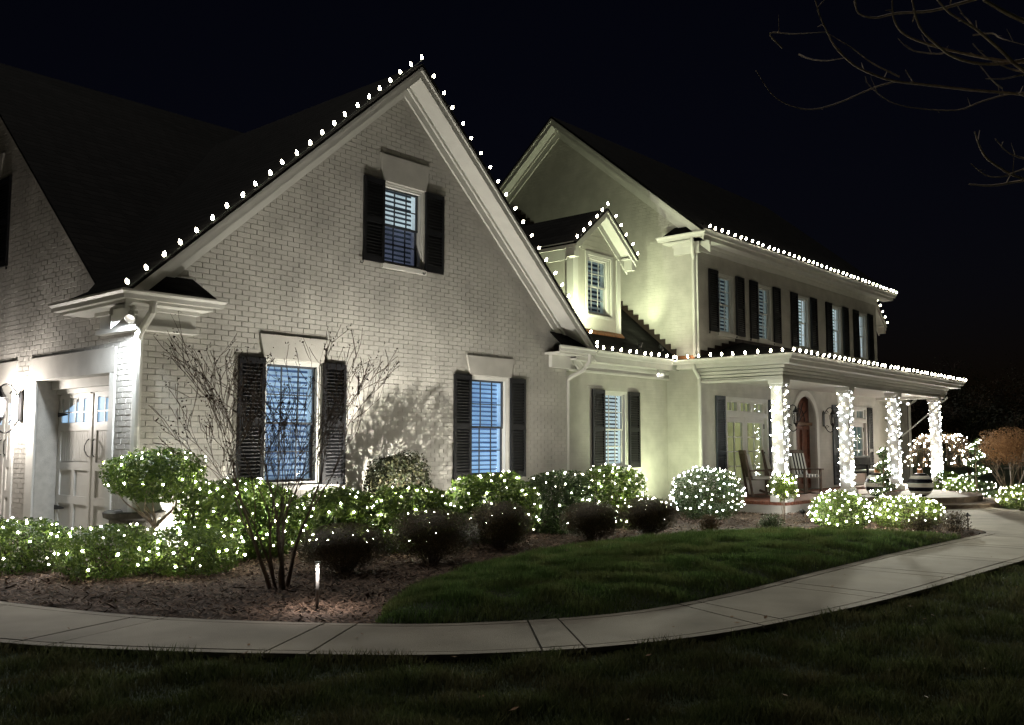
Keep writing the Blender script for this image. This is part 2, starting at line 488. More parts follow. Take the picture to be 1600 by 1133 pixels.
def bed_z(P):
    return np.where(dist_poly(P, BED) < .12, .012, .03) + .02 * bumps(P, 5, 3)
def lawn_z(P):
    d = dist_poly(P, LAWN) * in_poly(P, LAWN)
    return .02 + .13 * (1 - np.exp(-d / .28)) + .035 * np.clip(d, 0, 2.2) + .012 * bumps(P, 3, 5)
structure(sheet('mulch_bed', BED, .12, bed_z, M['mulch']))
structure(sheet('lawn', LAWN, .1, lawn_z, M['soil']))

def blades(name, P, Z, h, w, mt, lean=.5):
    n = len(P)
    a = rng.uniform(0, 2 * math.pi, n); hh = h * rng.uniform(.45, 1.3, n) * (1 + .55 * bumps(P, 9, 21) * 3); hh = np.clip(hh, h * .3, h * 1.9); ww = w * rng.uniform(.7, 1.3, n)
    la = rng.uniform(0, 2 * math.pi, n); lm = hh * lean * rng.uniform(.1, 1.0, n)
    b = np.stack([P[:, 0], P[:, 1], Z - .004], 1)
    sd = np.stack([np.cos(a), np.sin(a), np.zeros(n)], 1) * ww[:, None] / 2
    mid = b + np.stack([np.cos(la) * lm * .35, np.sin(la) * lm * .35, hh * .6], 1)
    tip = b + np.stack([np.cos(la) * lm, np.sin(la) * lm, hh], 1)
    V = np.stack([b - sd, b + sd, mid + sd * .7, tip, mid - sd * .7], 1).reshape(-1, 3)
    F = np.arange(5 * n).reshape(n, 5)
    return link(bpy.data.objects.new(name, fast_mesh(name, V, F, mt)))

# the island lawn
xs = [p[0] for p in LAWN]; ys = [p[1] for p in LAWN]
P = np.stack([rng.uniform(min(xs), max(xs), 190000), rng.uniform(min(ys), max(ys), 190000)], 1)
P = P[in_poly(P, LAWN)]
dc = np.linalg.norm(P - np.array([CAM.x, CAM.y]), axis=1)
P = P[rng.uniform(0, 1, len(P)) < np.clip((9.0 / dc) ** 1.2, .25, 1)]
tag(blades('lawn_grass', P, lawn_z(P), .055, .007, M['grass']), 'short green grass of the kidney-shaped lawn inside the curving walkway', 'grass', kind='stuff')
# the lawn on the camera's side of the walkway
WALKPOLY = far_part + [tuple(p) for p in NE[::-1]]
nb = 300000
rr = 3.2 + 11.5 * rng.uniform(0, 1, nb) ** 1.5
th = math.pi / 2 - YAW + rng.uniform(-R(34), R(34), nb)
P = np.stack([CAM.x + rr * np.cos(th), CAM.y + rr * np.sin(th)], 1)
P = P[~in_poly(P, WALKPOLY) & ~in_poly(P, BED) & ~in_poly(P, PLAZA) & (P[:, 1] < -1.3)]
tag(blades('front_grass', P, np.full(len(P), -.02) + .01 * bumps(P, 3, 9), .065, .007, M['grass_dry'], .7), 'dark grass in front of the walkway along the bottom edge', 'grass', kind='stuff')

# dry leaves blown about
n = 130
P = np.stack([rng.uniform(-3, 13, n), rng.uniform(-10, -3.5, n)], 1)
Z = np.where(in_poly(P, LAWN), lawn_z(P) + .05, np.where(in_poly(P, WALKPOLY) | in_poly(P, PLAZA), .042, np.where(in_poly(P, BED), bed_z(P) + .03, .035)))
a = rng.uniform(0, 6.28, n); L = rng.uniform(.015, .032, n)
c = np.stack([P[:, 0], P[:, 1], Z + .004], 1)
d1 = np.stack([np.cos(a), np.sin(a), rng.uniform(-.1, .35, n)], 1) * L[:, None]; d2 = np.stack([-np.sin(a), np.cos(a), rng.uniform(-.1, .3, n)], 1) * L[:, None] * .5
V = np.stack([c - d1, c + d2, c + d1, c - d2], 1).reshape(-1, 3)
tag(link(bpy.data.objects.new('fallen_leaves', fast_mesh('fallen_leaves', V, np.arange(4 * n).reshape(n, 4), M['leaf_tan']))), 'dry leaves scattered over walkway and lawn', 'leaves', kind='stuff')

# bark chips
nb = 90000
P = np.stack([rng.uniform(-2.5, 16, nb), rng.uniform(-7.2, 0, nb)], 1)
dc = np.linalg.norm(P - np.array([CAM.x, CAM.y]), axis=1)
keep = in_poly(P, BED) & ~in_poly(P, LAWN) & (rng.uniform(0, 1, nb) < np.clip((9.5 / dc) ** 1.6, .1, 1)) & (dist_poly(P, BED) > .02)
P = P[keep]; n = len(P)
a = rng.uniform(0, 2 * math.pi, n); L = rng.uniform(.012, .05, n); W = rng.uniform(.004, .011, n)
big = rng.uniform(0, 1, n) < .05; L[big] *= 1.7; W[big] *= 1.8
tl = rng.uniform(-.55, .55, n); rl = rng.uniform(-.6, .6, n)
d1 = np.stack([np.cos(a) * np.cos(tl), np.sin(a) * np.cos(tl), np.sin(tl)], 1) * L[:, None]
d2 = np.stack([-np.sin(a) * np.cos(rl), np.cos(a) * np.cos(rl), np.sin(rl)], 1) * W[:, None]
c = np.stack([P[:, 0], P[:, 1], bed_z(P) + .008 + rng.uniform(0, .02, n)], 1)
up = np.array([0, 0, .005])
V = np.stack([c - d1 - d2, c + d1 - d2 * .6, c + d1 * 1.1 + d2 * .7, c - d1 * .9 + d2, c + up], 1).reshape(-1, 3)
base = np.arange(n) * 5
F = np.concatenate([np.stack([base + i, base + (i + 1) % 4, base + 4], 1) for i in range(4)])
tag(link(bpy.data.objects.new('bark_mulch', fast_mesh('bark_mulch', V, F, M['chip']))), 'brown bark chips covering the planting bed along the house', 'mulch', kind='stuff')

# ================================================================== the house
HOUSE = thing('house', 'large white painted brick house with dark roofs, black shutters and a columned porch', 'house')
H = HOUSE

def span(outline, v):
    us = []
    n = len(outline)
    for i in range(n):
        (u0, v0), (u1, v1) = outline[i], outline[(i + 1) % n]
        if (v0 - v) * (v1 - v) <= 0 and abs(v1 - v0) > 1e-9:
            us.append(u0 + (u1 - u0) * (v - v0) / (v1 - v0))
    return (min(us), max(us)) if us else None

def wall(name, T, outline, ops, mt, rev=.16, arch=None):
    b = MB(T)
    vs = sorted({round(v, 4) for _, v in outline} | {round(o[k], 4) for o in ops for k in (2, 3)})
    for va, vb in zip(vs[:-1], vs[1:]):
        s0, s1 = span(outline, va + 1e-5), span(outline, vb - 1e-5)
        if not s0 or not s1: continue
        cur = (s0[0], s1[0])
        for o in sorted(o for o in ops if o[2] <= va + 1e-4 and o[3] >= vb - 1e-4):
            b.face([(cur[0], va, 0), (o[0], va, 0), (o[0], vb, 0), (cur[1], vb, 0)])
            cur = (o[1], o[1])
        b.face([(cur[0], va, 0), (s0[1], va, 0), (s1[1], vb, 0), (cur[1], vb, 0)])
    for o in ops:
        u0, u1, v0, v1 = o[:4]
        b.face([(u0, v0, 0), (u0, v1, 0), (u0, v1, -rev), (u0, v0, -rev)])
        b.face([(u1, v0, 0), (u1, v1, 0), (u1, v1, -rev), (u1, v0, -rev)])
        b.face([(u0, v1, 0), (u1, v1, 0), (u1, v1, -rev), (u0, v1, -rev)])
        b.face([(u0, v0, 0), (u1, v0, 0), (u1, v0, -rev), (u0, v0, -rev)])
    if arch:
        uc, r_, vs_, vt = arch
        for sg in (-1, 1):
            arcp = [(uc + sg * r_ * math.cos(a), vs_ + r_ * math.sin(a), 0) for a in np.linspace(0, math.pi / 2, 12)]
            b.face(arcp + [(uc, vt, 0), (uc + sg * r_, vt, 0)] if vt > vs_ + r_ + 1e-4 else arcp + [(uc + sg * r_, vt, 0)])
    return b.build(name, mt, H)

BRICK_L, COURSE, JT = .203, .0755, .0095
def brickwork(T, outline, ops, parent, score, v0=0.0, keep=300):
    pieces = []
    top = max(v for _, v in outline)
    k = 0
    v = v0
    while v + COURSE < top:
        s = span(outline, v + COURSE * .5)
        if s and s[1] - s[0] > .1:
            free = [s]
            for o in ops:
                if o[2] - .01 < v + COURSE * .5 < o[3] + .01:
                    nf = []
                    for a, b_ in free:
                        if o[1] <= a or o[0] >= b_: nf.append((a, b_)); continue
                        if o[0] > a: nf.append((a, o[0]))
                        if o[1] < b_: nf.append((o[1], b_))
                    free = nf
            for a, b_ in free:
                u = math.floor(a / (BRICK_L + JT)) * (BRICK_L + JT) + (k % 2) * (BRICK_L + JT) / 2 - (BRICK_L + JT)
                while u < b_:
                    p0, p1 = max(u, a + .004), min(u + BRICK_L, b_ - .004)
                    if p1 - p0 > .03: pieces.append((p0, p1, v, v + COURSE - JT))
                    u += BRICK_L + JT
        v += COURSE; k += 1
    full = [p for p in pieces if p[1] - p[0] > BRICK_L - .005]
    full.sort(key=score)
    single = set(full[:keep])
    fieldm = MB(T)
    meshes = []
    for q in range(4):
        mb = MB(lambda u, v, w: T(u, v, w))
        o0 = T(0, 0, 0)
        mb.T = lambda u, v, w, o0=o0: tuple(np.array(T(u, v, w)) - np.array(o0))
        j = [rnd.uniform(-.0015, .0015) for _ in range(4)]
        mb.box(0, BRICK_L, 0, COURSE - JT, -.003, .008 + j[0])
        meshes.append(mb.mesh('brick', M['brick'], bevel=.0025))
    for p in pieces:
        if p in single:
            d = rnd.uniform(-.002, .002)
            inst('brick', rnd.choice(meshes), T(p[0], p[2], d), parent)
        else:
            d = rnd.uniform(-.0015, .002)
            fieldm.box(p[0], p[1], p[2] + rnd.uniform(-.001, .001), p[3] + rnd.uniform(-.001, .001), -.003, .008 + d)
    f = fieldm.build('brick_field', M['brick'], parent)
    tag(f, kind='stuff')

def window(T, u0, u1, v0, v1, blind, room, sillm=True, blind_low=None, wood=None, pitch=.075):
    W = M['trim']
    fr = MB(T)
    e = .065
    fr.box(u0, u0 + e, v0, v1, -.15, -.03).box(u1 - e, u1, v0, v1, -.15, -.03).box(u0 + e, u1 - e, v1 - e, v1, -.15, -.031).box(u0 + e, u1 - e, v0, v0 + .05, -.15, -.031)
    fr.box(u0 + .002, u0 + .03, v0, v1, -.031, -.012).box(u1 - .03, u1 - .002, v0, v1, -.031, -.012).box(u0 + .03, u1 - .03, v1 - .03, v1 - .002, -.031, -.012)
    win = fr.build('window', W, H)
    a0, a1, b0, b1 = u0 + e, u1 - e, v0 + .05, v1 - e
    vm = (b0 + b1) / 2
    for (s0, s1, w) in ((vm - .02, b1, -.09), (b0, vm + .02, -.115)):
        sh = MB(T); t = .035
        sh.box(a0, a0 + t, s0, s1, w - .025, w).box(a1 - t, a1, s0, s1, w - .025, w).box(a0 + t, a1 - t, s1 - t, s1, w - .025, w - .001).box(a0 + t, a1 - t, s0, s0 + t, w - .025, w - .001)
        for k in (1, 2):
            uu = a0 + (a1 - a0) * k / 3
            sh.box(uu - .009, uu + .009, s0 + t, s1 - t, w - .02, w - .003)
        vv = (s0 + s1) / 2
        sh.box(a0 + t, a1 - t, vv - .009, vv + .009, w - .019, w - .004)
        sh.build('sash', wood or M['trim'], win)
        MB(T).box(a0 + t, a1 - t, s0 + t, s1 - t, w - .015, w - .011).build('pane', M['glass'], win)
    if blind:
        o0 = np.array(T(0, 0, 0))
        mb = MB(lambda u, v, w: tuple(np.array(T(u, v, w)) - o0))
        L = a1 - a0 - .02
        L -= .12
        mb.face([(.06, -.026, .0), (L + .06, -.026, .0), (L + .06, .026, -.028), (.06, .026, -.028)])
        mb.face([(.06, -.026, -.004), (L + .06, -.026, -.004), (L + .06, .026, -.032), (.06, .026, -.032)])
        sm = mb.mesh('blind_slat', blind)
        sm_low = mb.mesh('blind_slat', blind_low or blind)
        v = b0 + .05
        while v < b1 - .02:
            inst('blind_slat', sm if v > vm else sm_low, T(a0 + .01, v + rnd.uniform(-.004, .004), -.165 + rnd.uniform(-.004, .004)), win)
            v += pitch
    if blind:
        for q0, q1 in ((a0 + .0, a0 + .065), (a1 - .065, a1)):
            MB(T).box(q0, q1, vm, b1, -.19, -.16).build('blind_stile', blind, win)
            MB(T).box(q0, q1, b0, vm - .001, -.19, -.16).build('blind_stile', blind_low or blind, win)
    MB(T).box(a0 - .15, a1 + .15, b0 - .15, b1 + .15, -.44, -.42).build('room', room, win)
    rb = MB(T)
    rb.box(a0 - .16, a0 - .14, b0 - .15, b1 + .15, -.42, -.17).box(a1 + .14, a1 + .16, b0 - .15, b1 + .15, -.42, -.17)
    rb.box(a0 - .14, a1 + .14, b1 + .13, b1 + .15, -.42, -.17).box(a0 - .14, a1 + .14, b0 - .15, b0 - .13, -.42, -.17)
    rb.build('room_lining', room, win)
    if sillm:
        MB(T).box(u0 - .03, u1 + .03, v0 - .075, v0, -.1, .045).build('sill', M['trim'], win)
    return win

def shutter(T, u0, u1, v0, v1, mt, single=True, mid=.5, hooks=True):
    b = MB(T); t = .055
    b.box(u0, u0 + t, v0, v1, .012, .05).box(u1 - t, u1, v0, v1, .012, .05)
    vm = v0 + (v1 - v0) * mid
    for r0, r1 in ((v0, v0 + .1), (vm - .045, vm + .045), (v1 - .08, v1)):
        b.box(u0 + t, u1 - t, r0, r1, .012, .049)
    b.box(u0 + t, u1 - t, v0 + .1, v1 - .08, .012, .018)
    sh = b.build('shutter', mt, H)
    pitch = .052
    if single:
        o0 = np.array(T(0, 0, 0))
        mb = MB(lambda u, v, w: tuple(np.array(T(u, v, w)) - o0))
        L = u1 - u0 - 2 * t
        mb.prism([(0, 0, .022), (L, 0, .022), (L, -.03, .044), (0, -.03, .044)], (0, .008, .002))
        m = mb.mesh('louver', mt)
    lv = MB(T)
    for r0, r1 in ((v0 + .1, vm - .045), (vm + .045, v1 - .08)):
        v = r0 + .04
        while v < r1 - .005:
            if single: inst('louver', m, T(u0 + t, v, 0), sh)
            else: lv.prism([(u0 + t, v, .022), (u1 - t, v, .022), (u1 - t, v - .03, .044), (u0 + t, v - .03, .044)], (0, .008, .002))
            v += pitch
    if not single: tag(lv.build('louvers', mt, sh), kind='stuff')
    if hooks:
        for uu, sg in ((u0 - .01, -1),):
            MB(T).tube([(uu, v0 + .02, .03), (uu, v0 - .03, .045), (uu + sg * .02, v0 - .065, .05), (uu + sg * .05, v0 - .06, .05), (uu + sg * .055, v0 - .03, .05)], .008, 5).build('shutter_dog', M['iron'], sh)
    return sh

# ------------------------------------------------ front gable wing
RK = .9                                     # pitch
XL, XR, XC = -.42, 9.46, 4.52
ZE = 3.42
ZA = ZE + RK * (XC - XL)
T0 = YP(0)
GO = [(0, 0), (9.0, 0), (9.0, 3.05), (9.0, 3.4), (XC, ZA - .30), (0, 3.4), (0, 3.05)]
gops = [(4.10, 5.02, 4.47, 5.85), (1.88, 2.91, .9, 2.74), (6.19, 7.24, .9, 2.74)]
gw = wall('gable_wall', T0, GO, gops, M['mortar'])
# bricks stay clear of the flared lintels above the windows
lint = [(4.0, 5.12, 5.85, 6.31), (1.78, 3.01, 2.74, 3.10), (6.08, 7.35, 2.74, 3.10)]
brickwork(T0, GO, gops + lint, gw, lambda p: p[0] * 1.0 + (0 if p[2] > 1.0 else 50) + (0 if p[2] < 3.0 else 1.5 + (p[2] - 3.0)), keep=300)
for (u0, u1, v0, v1), bl, rm in zip(gops, (M['blind'], M['blind_bluepale'], M['blind_blue']), (M['room_dark'], M['room_blue'], M['room_blue'])):
    window(T0, u0, u1, v0, v1, bl, rm, wood=M['sash_backlit'], blind_low={4.47: M['blind_dusk']}.get(v0, M['blind_bluedim'] if u0 < 3 else None), pitch=.082)
    sw = .435
    shutter(T0, u0 - sw - .005, u0 - .005, v0 - .01, v1, M['shutter'], single=v0 < 2)
    shutter(T0, u1 + .005, u1 + sw + .005, v0 - .01, v1, M['shutter'], single=v0 < 2)
for (u0, u1, v0, v1) in lint:
    MB(T0).prism([(u0 + .08, v0 + .002, -.01), (u1 - .08, v0 + .002, -.01), (u1, v1, -.01), (u0, v1, -.01)], (0, 0, .045)).build('lintel', M['brick'], H, bevel=.004)

def rake(name, pts, y_out, y_wall, fas=.20, fr=.24, T=None):
    """fascia, crown, soffit and frieze under a gable's edge: pts = ((x,z) low, (x,z) high)"""
    (x0, z0), (x1, z1) = pts
    def band(d0, d1, ya, yb, nm, mt):
        q = [(x0, z0 - d0), (x1, z1 - d0), (x1, z1 - d1), (x0, z0 - d1)]
        mb = MB(T)
        mb.prism([(x, z, -ya) for x, z in q] if T else [(x, ya, z) for x, z in q], (0, 0, -(yb - ya)) if T else (0, yb - ya, 0))
        return mb.build(nm, mt, H)
    return band

for sgn, xe in ((-1, XL), (1, XR)):
    bd = rake('r', ((xe, ZE), (XC, ZA)), -.42, 0)
    bd(.055, .24, -.42, -.385, 'rake_board', M['trim'])
    bd(.055, .11, -.455, -.421, 'rake_crown', M['trim'])
    bd(.205, .225, -.384, -.004, 'soffit', M['trim'])
    bd(.226, .46, -.045, -.001, 'frieze_board', M['trim'])
    bd(.226, .30, -.085, -.046, 'bed_moulding', M['trim'])

def slab(name, pts, mt=None, t=.05):
    return MB().prism(pts, (0, 0, -t)).build(name, mt or M['roof'], H)
gz = lambda X: ZE + RK * (min(X, 2 * XC - X) - XL)
LK, YL0 = .86, -.30                         # the link roof's pitch and eave line
lz = lambda Y: 3.42 + LK * (Y - YL0)
yv = YL0 + (ZA - 3.42) / LK
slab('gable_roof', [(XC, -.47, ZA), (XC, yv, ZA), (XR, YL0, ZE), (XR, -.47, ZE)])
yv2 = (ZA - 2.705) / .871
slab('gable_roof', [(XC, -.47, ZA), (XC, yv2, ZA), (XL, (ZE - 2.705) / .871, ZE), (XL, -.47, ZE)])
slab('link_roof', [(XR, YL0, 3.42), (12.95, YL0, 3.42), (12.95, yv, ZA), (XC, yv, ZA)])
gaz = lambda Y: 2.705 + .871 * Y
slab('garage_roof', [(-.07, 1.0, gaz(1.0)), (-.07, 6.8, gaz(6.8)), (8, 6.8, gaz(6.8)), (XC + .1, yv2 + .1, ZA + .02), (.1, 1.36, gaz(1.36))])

def gutter(name, a, b, out, zt, h=.11, w=.12, m0=0.0, m1=0.0):
    """a trapezoid gutter from a to b (x, y), its outer side towards out; m0/m1 slant the ends"""
    a, b, out = Vector((*a, 0)), Vector((*b, 0)), Vector((*out, 0))
    d = (b - a).normalized()
    prof = [(0, zt - h), (w * .62, zt - h), (w * .72, zt - h * .5), (w, zt - .025), (w, zt), (0, zt)]
    mb = MB(); n = len(prof)
    for p, mt_ in ((a, -m0), (b, m1)):
        for w_, z in prof:
            q = p + out * w_ + d * (mt_ * w_ / w)
            mb.v.append((q.x, q.y, z))
    mb.f.append(tuple(range(n))); mb.f.append(tuple(range(2 * n - 1, n - 1, -1)))
    for i in range(n):
        j = (i + 1) % n
        mb.f.append((i, n + i, n + j, j))
    return mb.build(name, M['trim'], H)

# eave return round the near corner
gutter('gutter', (-.39, -.39), (.86, -.39), (0, -1), 3.42, m0=.12, m1=.09)
gutter('gutter', (-.39, -.39), (-.39, 1.55), (-1, 0), 3.42, m0=.12, m1=.09)
MB().box(-.39, .80, -.39, -.001, 3.27, 3.31).box(-.39, -.001, 0, 1.5, 3.27, 3.31).build('soffit', M['trim'], H)
MB().box(-.10, .72, -.10, -.012, 3.0, 3.27).box(-.10, -.012, -.012, .95, 3.0, 3.27).build('frieze_board', M['trim'], H)
MB().box(-.15, .74, -.15, -.013, 2.97, 3.035).box(-.15, -.013, -.013, .97, 2.97, 3.035).box(-.17, .74, -.17, -.014, 3.22, 3.268).box(-.17, -.014, -.014, .97, 3.22, 3.268).build('bed_moulding', M['trim'], H)
slab('return_roof', [(-.2, -.44, 3.425), (.84, -.44, 3.425), (.70, -.02, 3.74), (.05, -.02, 3.74)], t=.02)
slab('return_roof', [(-.44, .5, 3.425), (-.44, 1.45, 3.425), (-.02, 1.38, 3.66), (-.02, .5, 3.66)], t=.02)
MB().box(-.12, .0, .95, 1.1, 3.47, 3.68).build('rake_block', M['trim'], H)
# and at the far corner
gutter('gutter', (8.28, -.39), (9.40, -.39), (0, -1), 3.42, m0=.09, m1=.0)
MB().box(8.30, 9.40, -.39, -.001, 3.27, 3.31).build('soffit', M['trim'], H)
MB().box(8.42, 9.03, -.10, -.012, 3.02, 3.27).build('frieze_board', M['trim'], H)
slab('return_roof', [(8.32, -.44, 3.425), (9.3, -.44, 3.425), (9.1, -.02, 3.74), (8.45, -.02, 3.74)], t=.02)
MB().tube([(9.25, -.42, 3.31), (9.25, -.40, 3.16), (9.18, -.28, 2.98), (9.06, -.06, 2.86), (9.05, .0, 2.80), (9.05, .03, .15)], .042, 8).build('downspout', M['trim'], H)
ds = MB(); ds.tube([(-.05, -.41, 3.31), (-.05, -.38, 3.18), (-.07, -.13, 2.94), (-.075, -.075, 2.86), (-.075, -.07, .12)], .05, 8)
ds.build('downspout', M['trim'], H)
# corner flue board seen beside the downspout
MB().box(-.02, .03, -.02, .0, 0, 2.97).build('corner_board', M['trim'], H)

# ------------------------------------------------ garage wall
TG = XP(0)
GG = [(0, 0), (13.6, 0), (13.6, 3.4), (6.8, gaz(6.8) - .05), (.8, 3.4), (0, 3.4)]
GG = [(0, 0), (12, 0), (12, 3.4), (6.8, gaz(6.8) - .08), (.9, gaz(.9) - .06), (0, 3.38)]
doors = [(.77, 3.13, 0, 2.46), (4.02, 6.38, 0, 2.46)]
gwin = [(4.95, 5.9, 4.45, 5.9)]
aw = wall('garage_wall', TG, GG, doors + gwin, M['mortar'], rev=.34)
surr = [(.62, .77, 0, 2.46), (3.13, 3.40, 0, 2.46), (.62, 3.40, 2.46, 2.81), (3.92, 4.02, 0, 2.46), (6.38, 6.6, 0, 2.46), (3.92, 6.6, 2.46, 2.81)]
brickwork(TG, GG, doors + gwin + surr, aw, lambda p: p[0] + abs(p[2] - 2.9) * .6 + (0 if p[2] > .9 else 50), keep=300)
for u0, u1 in ((.62, 3.40), (3.92, 6.6)):
    d0, d1 = (.77, 3.13) if u0 < 2 else (4.02, 6.38)
    MB(TG).box(u0, u1, 2.462, 2.81, -.01, .03).build('door_lintel', M['brick'], H, bevel=.004)
    MB(TG).box(u0, d0, 0, 2.46, -.01, .03).build('door_casing', M['trim'], H, bevel=.004)
    MB(TG).box(d1, u1, 0, 2.46, -.01, .03).build('door_casing', M['trim'], H, bevel=.004)
    gd = MB(TG).box(d0 - .05, d1 + .05, .01, 2.5, -.40, -.34).build('garage_door', M['trim'], H)
    MB(TG).box(d0, d1, 2.33, 2.46, -.34, -.20).box(d0, d1, 2.26, 2.33, -.34, -.28).build('head_moulding', M['trim'], gd)
    half = (d1 - d0) / 2
    for k in range(2):
        a, b = d0 + k * half + .03, d0 + (k + 1) * half - .03
        # arched lights
        n = 9
        top = [(a + .08 + (b - a - .16) * i / n, 1.96 + .22 * math.sin(math.pi * ((i / n) * .5 + (0 if k == 1 else .5)) if False else math.pi * ((.5 * i / n) if k == 0 else .5 + .5 * i / n)), -.336) for i in range(n + 1)]
        MB(TG).prism([(a + .08, 1.83, -.336)] + [(b - .08, 1.83, -.336)] + top[::-1], (0, 0, .004)).build('window_light', M['blind_blue'], gd)
        mu = MB(TG)
        for i in range(1, 4):
            uu = a + .08 + (b - a - .16) * i / 4
            mu.box(uu - .012, uu + .012, 1.83, 2.18, -.332, -.318)
        mu.box(a + .08, b - .08, 1.97, 1.99, -.332, -.319)
        mu.build('muntin', M['trim'], gd)
        # frames and panels
        st = MB(TG)
        st.box(a, a + .09, .03, 2.24, -.34, -.315).box(b - .09, b, .03, 2.24, -.34, -.315)
        um = (a + b) / 2
        for z0, z1 in ((.03, .14), (.62, .74), (1.12, 1.24), (1.70, 1.82), (2.19, 2.26)):
            st.box(a + .09, b - .09, z0, z1, -.34, -.316)
        st.box(um - .045, um + .045, .14, 1.12, -.34, -.3165)
        st.build('stile', M['trim'], gd)
        for z0, z1 in ((1.25, 1.69),):
            nb_ = 12
            for i in range(nb_):
                q0 = a + .095 + (b - a - .19) * i / nb_; q1 = a + .095 + (b - a - .19) * (i + 1) / nb_ - .009
                MB(TG).box(q0, q1, z0, z1, -.34, -.330).build('bead_board', M['trim'], gd)
        for z in (.55, 1.95):
            uu, sg = (d0 + .02, 1) if k == 0 else (d1 - .02, -1)
            MB(TG).prism([(uu, z - .035, -.315), (uu + sg * .30, z - .012, -.315), (uu + sg * .33, z, -.315), (uu + sg * .30, z + .012, -.315), (uu, z + .035, -.315)], (0, 0, .012)).build('strap_hinge', M['iron'], gd)
        uh = (d0 + d1) / 2 + (-1 if k == 0 else 1) * .09
        sg = -1 if k == 0 else 1
        MB(TG).tube([(uh, 1.58, -.31), (uh + sg * .005, 1.55, -.28), (uh + sg * .04, 1.48, -.265), (uh + sg * .04, 1.42, -.265), (uh + sg * .005, 1.35, -.28), (uh, 1.32, -.31)], .008, 6).build('handle', M['iron'], gd)
window(TG, 4.95, 5.9, 4.45, 5.9, M['blind'], M['room_dark'])
shutter(TG, 4.5, 4.945, 4.40, 5.9, M['shutter'], single=False)
shutter(TG, 5.905, 6.35, 4.40, 5.9, M['shutter'], single=False)
MB(TG).prism([(4.95, 5.92, -.01), (5.9, 5.92, -.01), (6.0, 6.36, -.01), (4.85, 6.36, -.01)], (0, 0, .05)).build('lintel', M['brick'], H)
MB(TG).prism([(.98, gaz(.98) - .02, .0), (6.8, gaz(6.8) - .02, .0), (6.8, gaz(6.8) - .14, .0), (.98, gaz(.98) - .14, .0)], (0, 0, .035)).build('rake_board', M['brick'], H)

# ------------------------------------------------ link with dormer
TL = YP(.08)
lops = [(10.40, 11.31, 1.0, 2.66)]
wall('link_wall', TL, [(9.0, 0), (12.95, 0), (12.95, 3.25), (9.0, 3.25)], lops, M['paint_wall'])
window(TL, 10.40, 11.31, 1.0, 2.66, M['blind'], M['room_dark'], pitch=.08)
shutter(TL, 9.95, 10.395, .99, 2.66, M['shutter'])
shutter(TL, 11.315, 11.74, .99, 2.66, M['shutter'])
gutter('gutter', (9.42, -.25), (12.62, -.25), (0, -1), 3.43, m1=-.12)
MB().box(9.02, 12.62, -.25, .078, 3.20, 3.235).build('soffit', M['trim'], H)
MB().box(9.02, 12.948, -.26, -.24, 3.20, 3.36).build('fascia', M['trim'], H)
MB().box(9.02, 12.945, .035, .078, 3.0, 3.20).box(9.02, 12.945, -.005, .034, 3.12, 3.199).box(9.02, 12.945, .01, .034, 3.0, 3.045).build('frieze_board', M['trim'], H)
nstep = 34
for i in range(nstep):
    y0 = YL0 + .1 + (yv - YL0 - .1) * i / nstep; y1 = YL0 + .1 + (yv - YL0 - .1) * (i + 1) / nstep
    MB().box(12.925, 12.947, y0, y1 + .01, lz(y0) - .02, lz(y1) + .09).build('step_flashing', M['flash'], H)
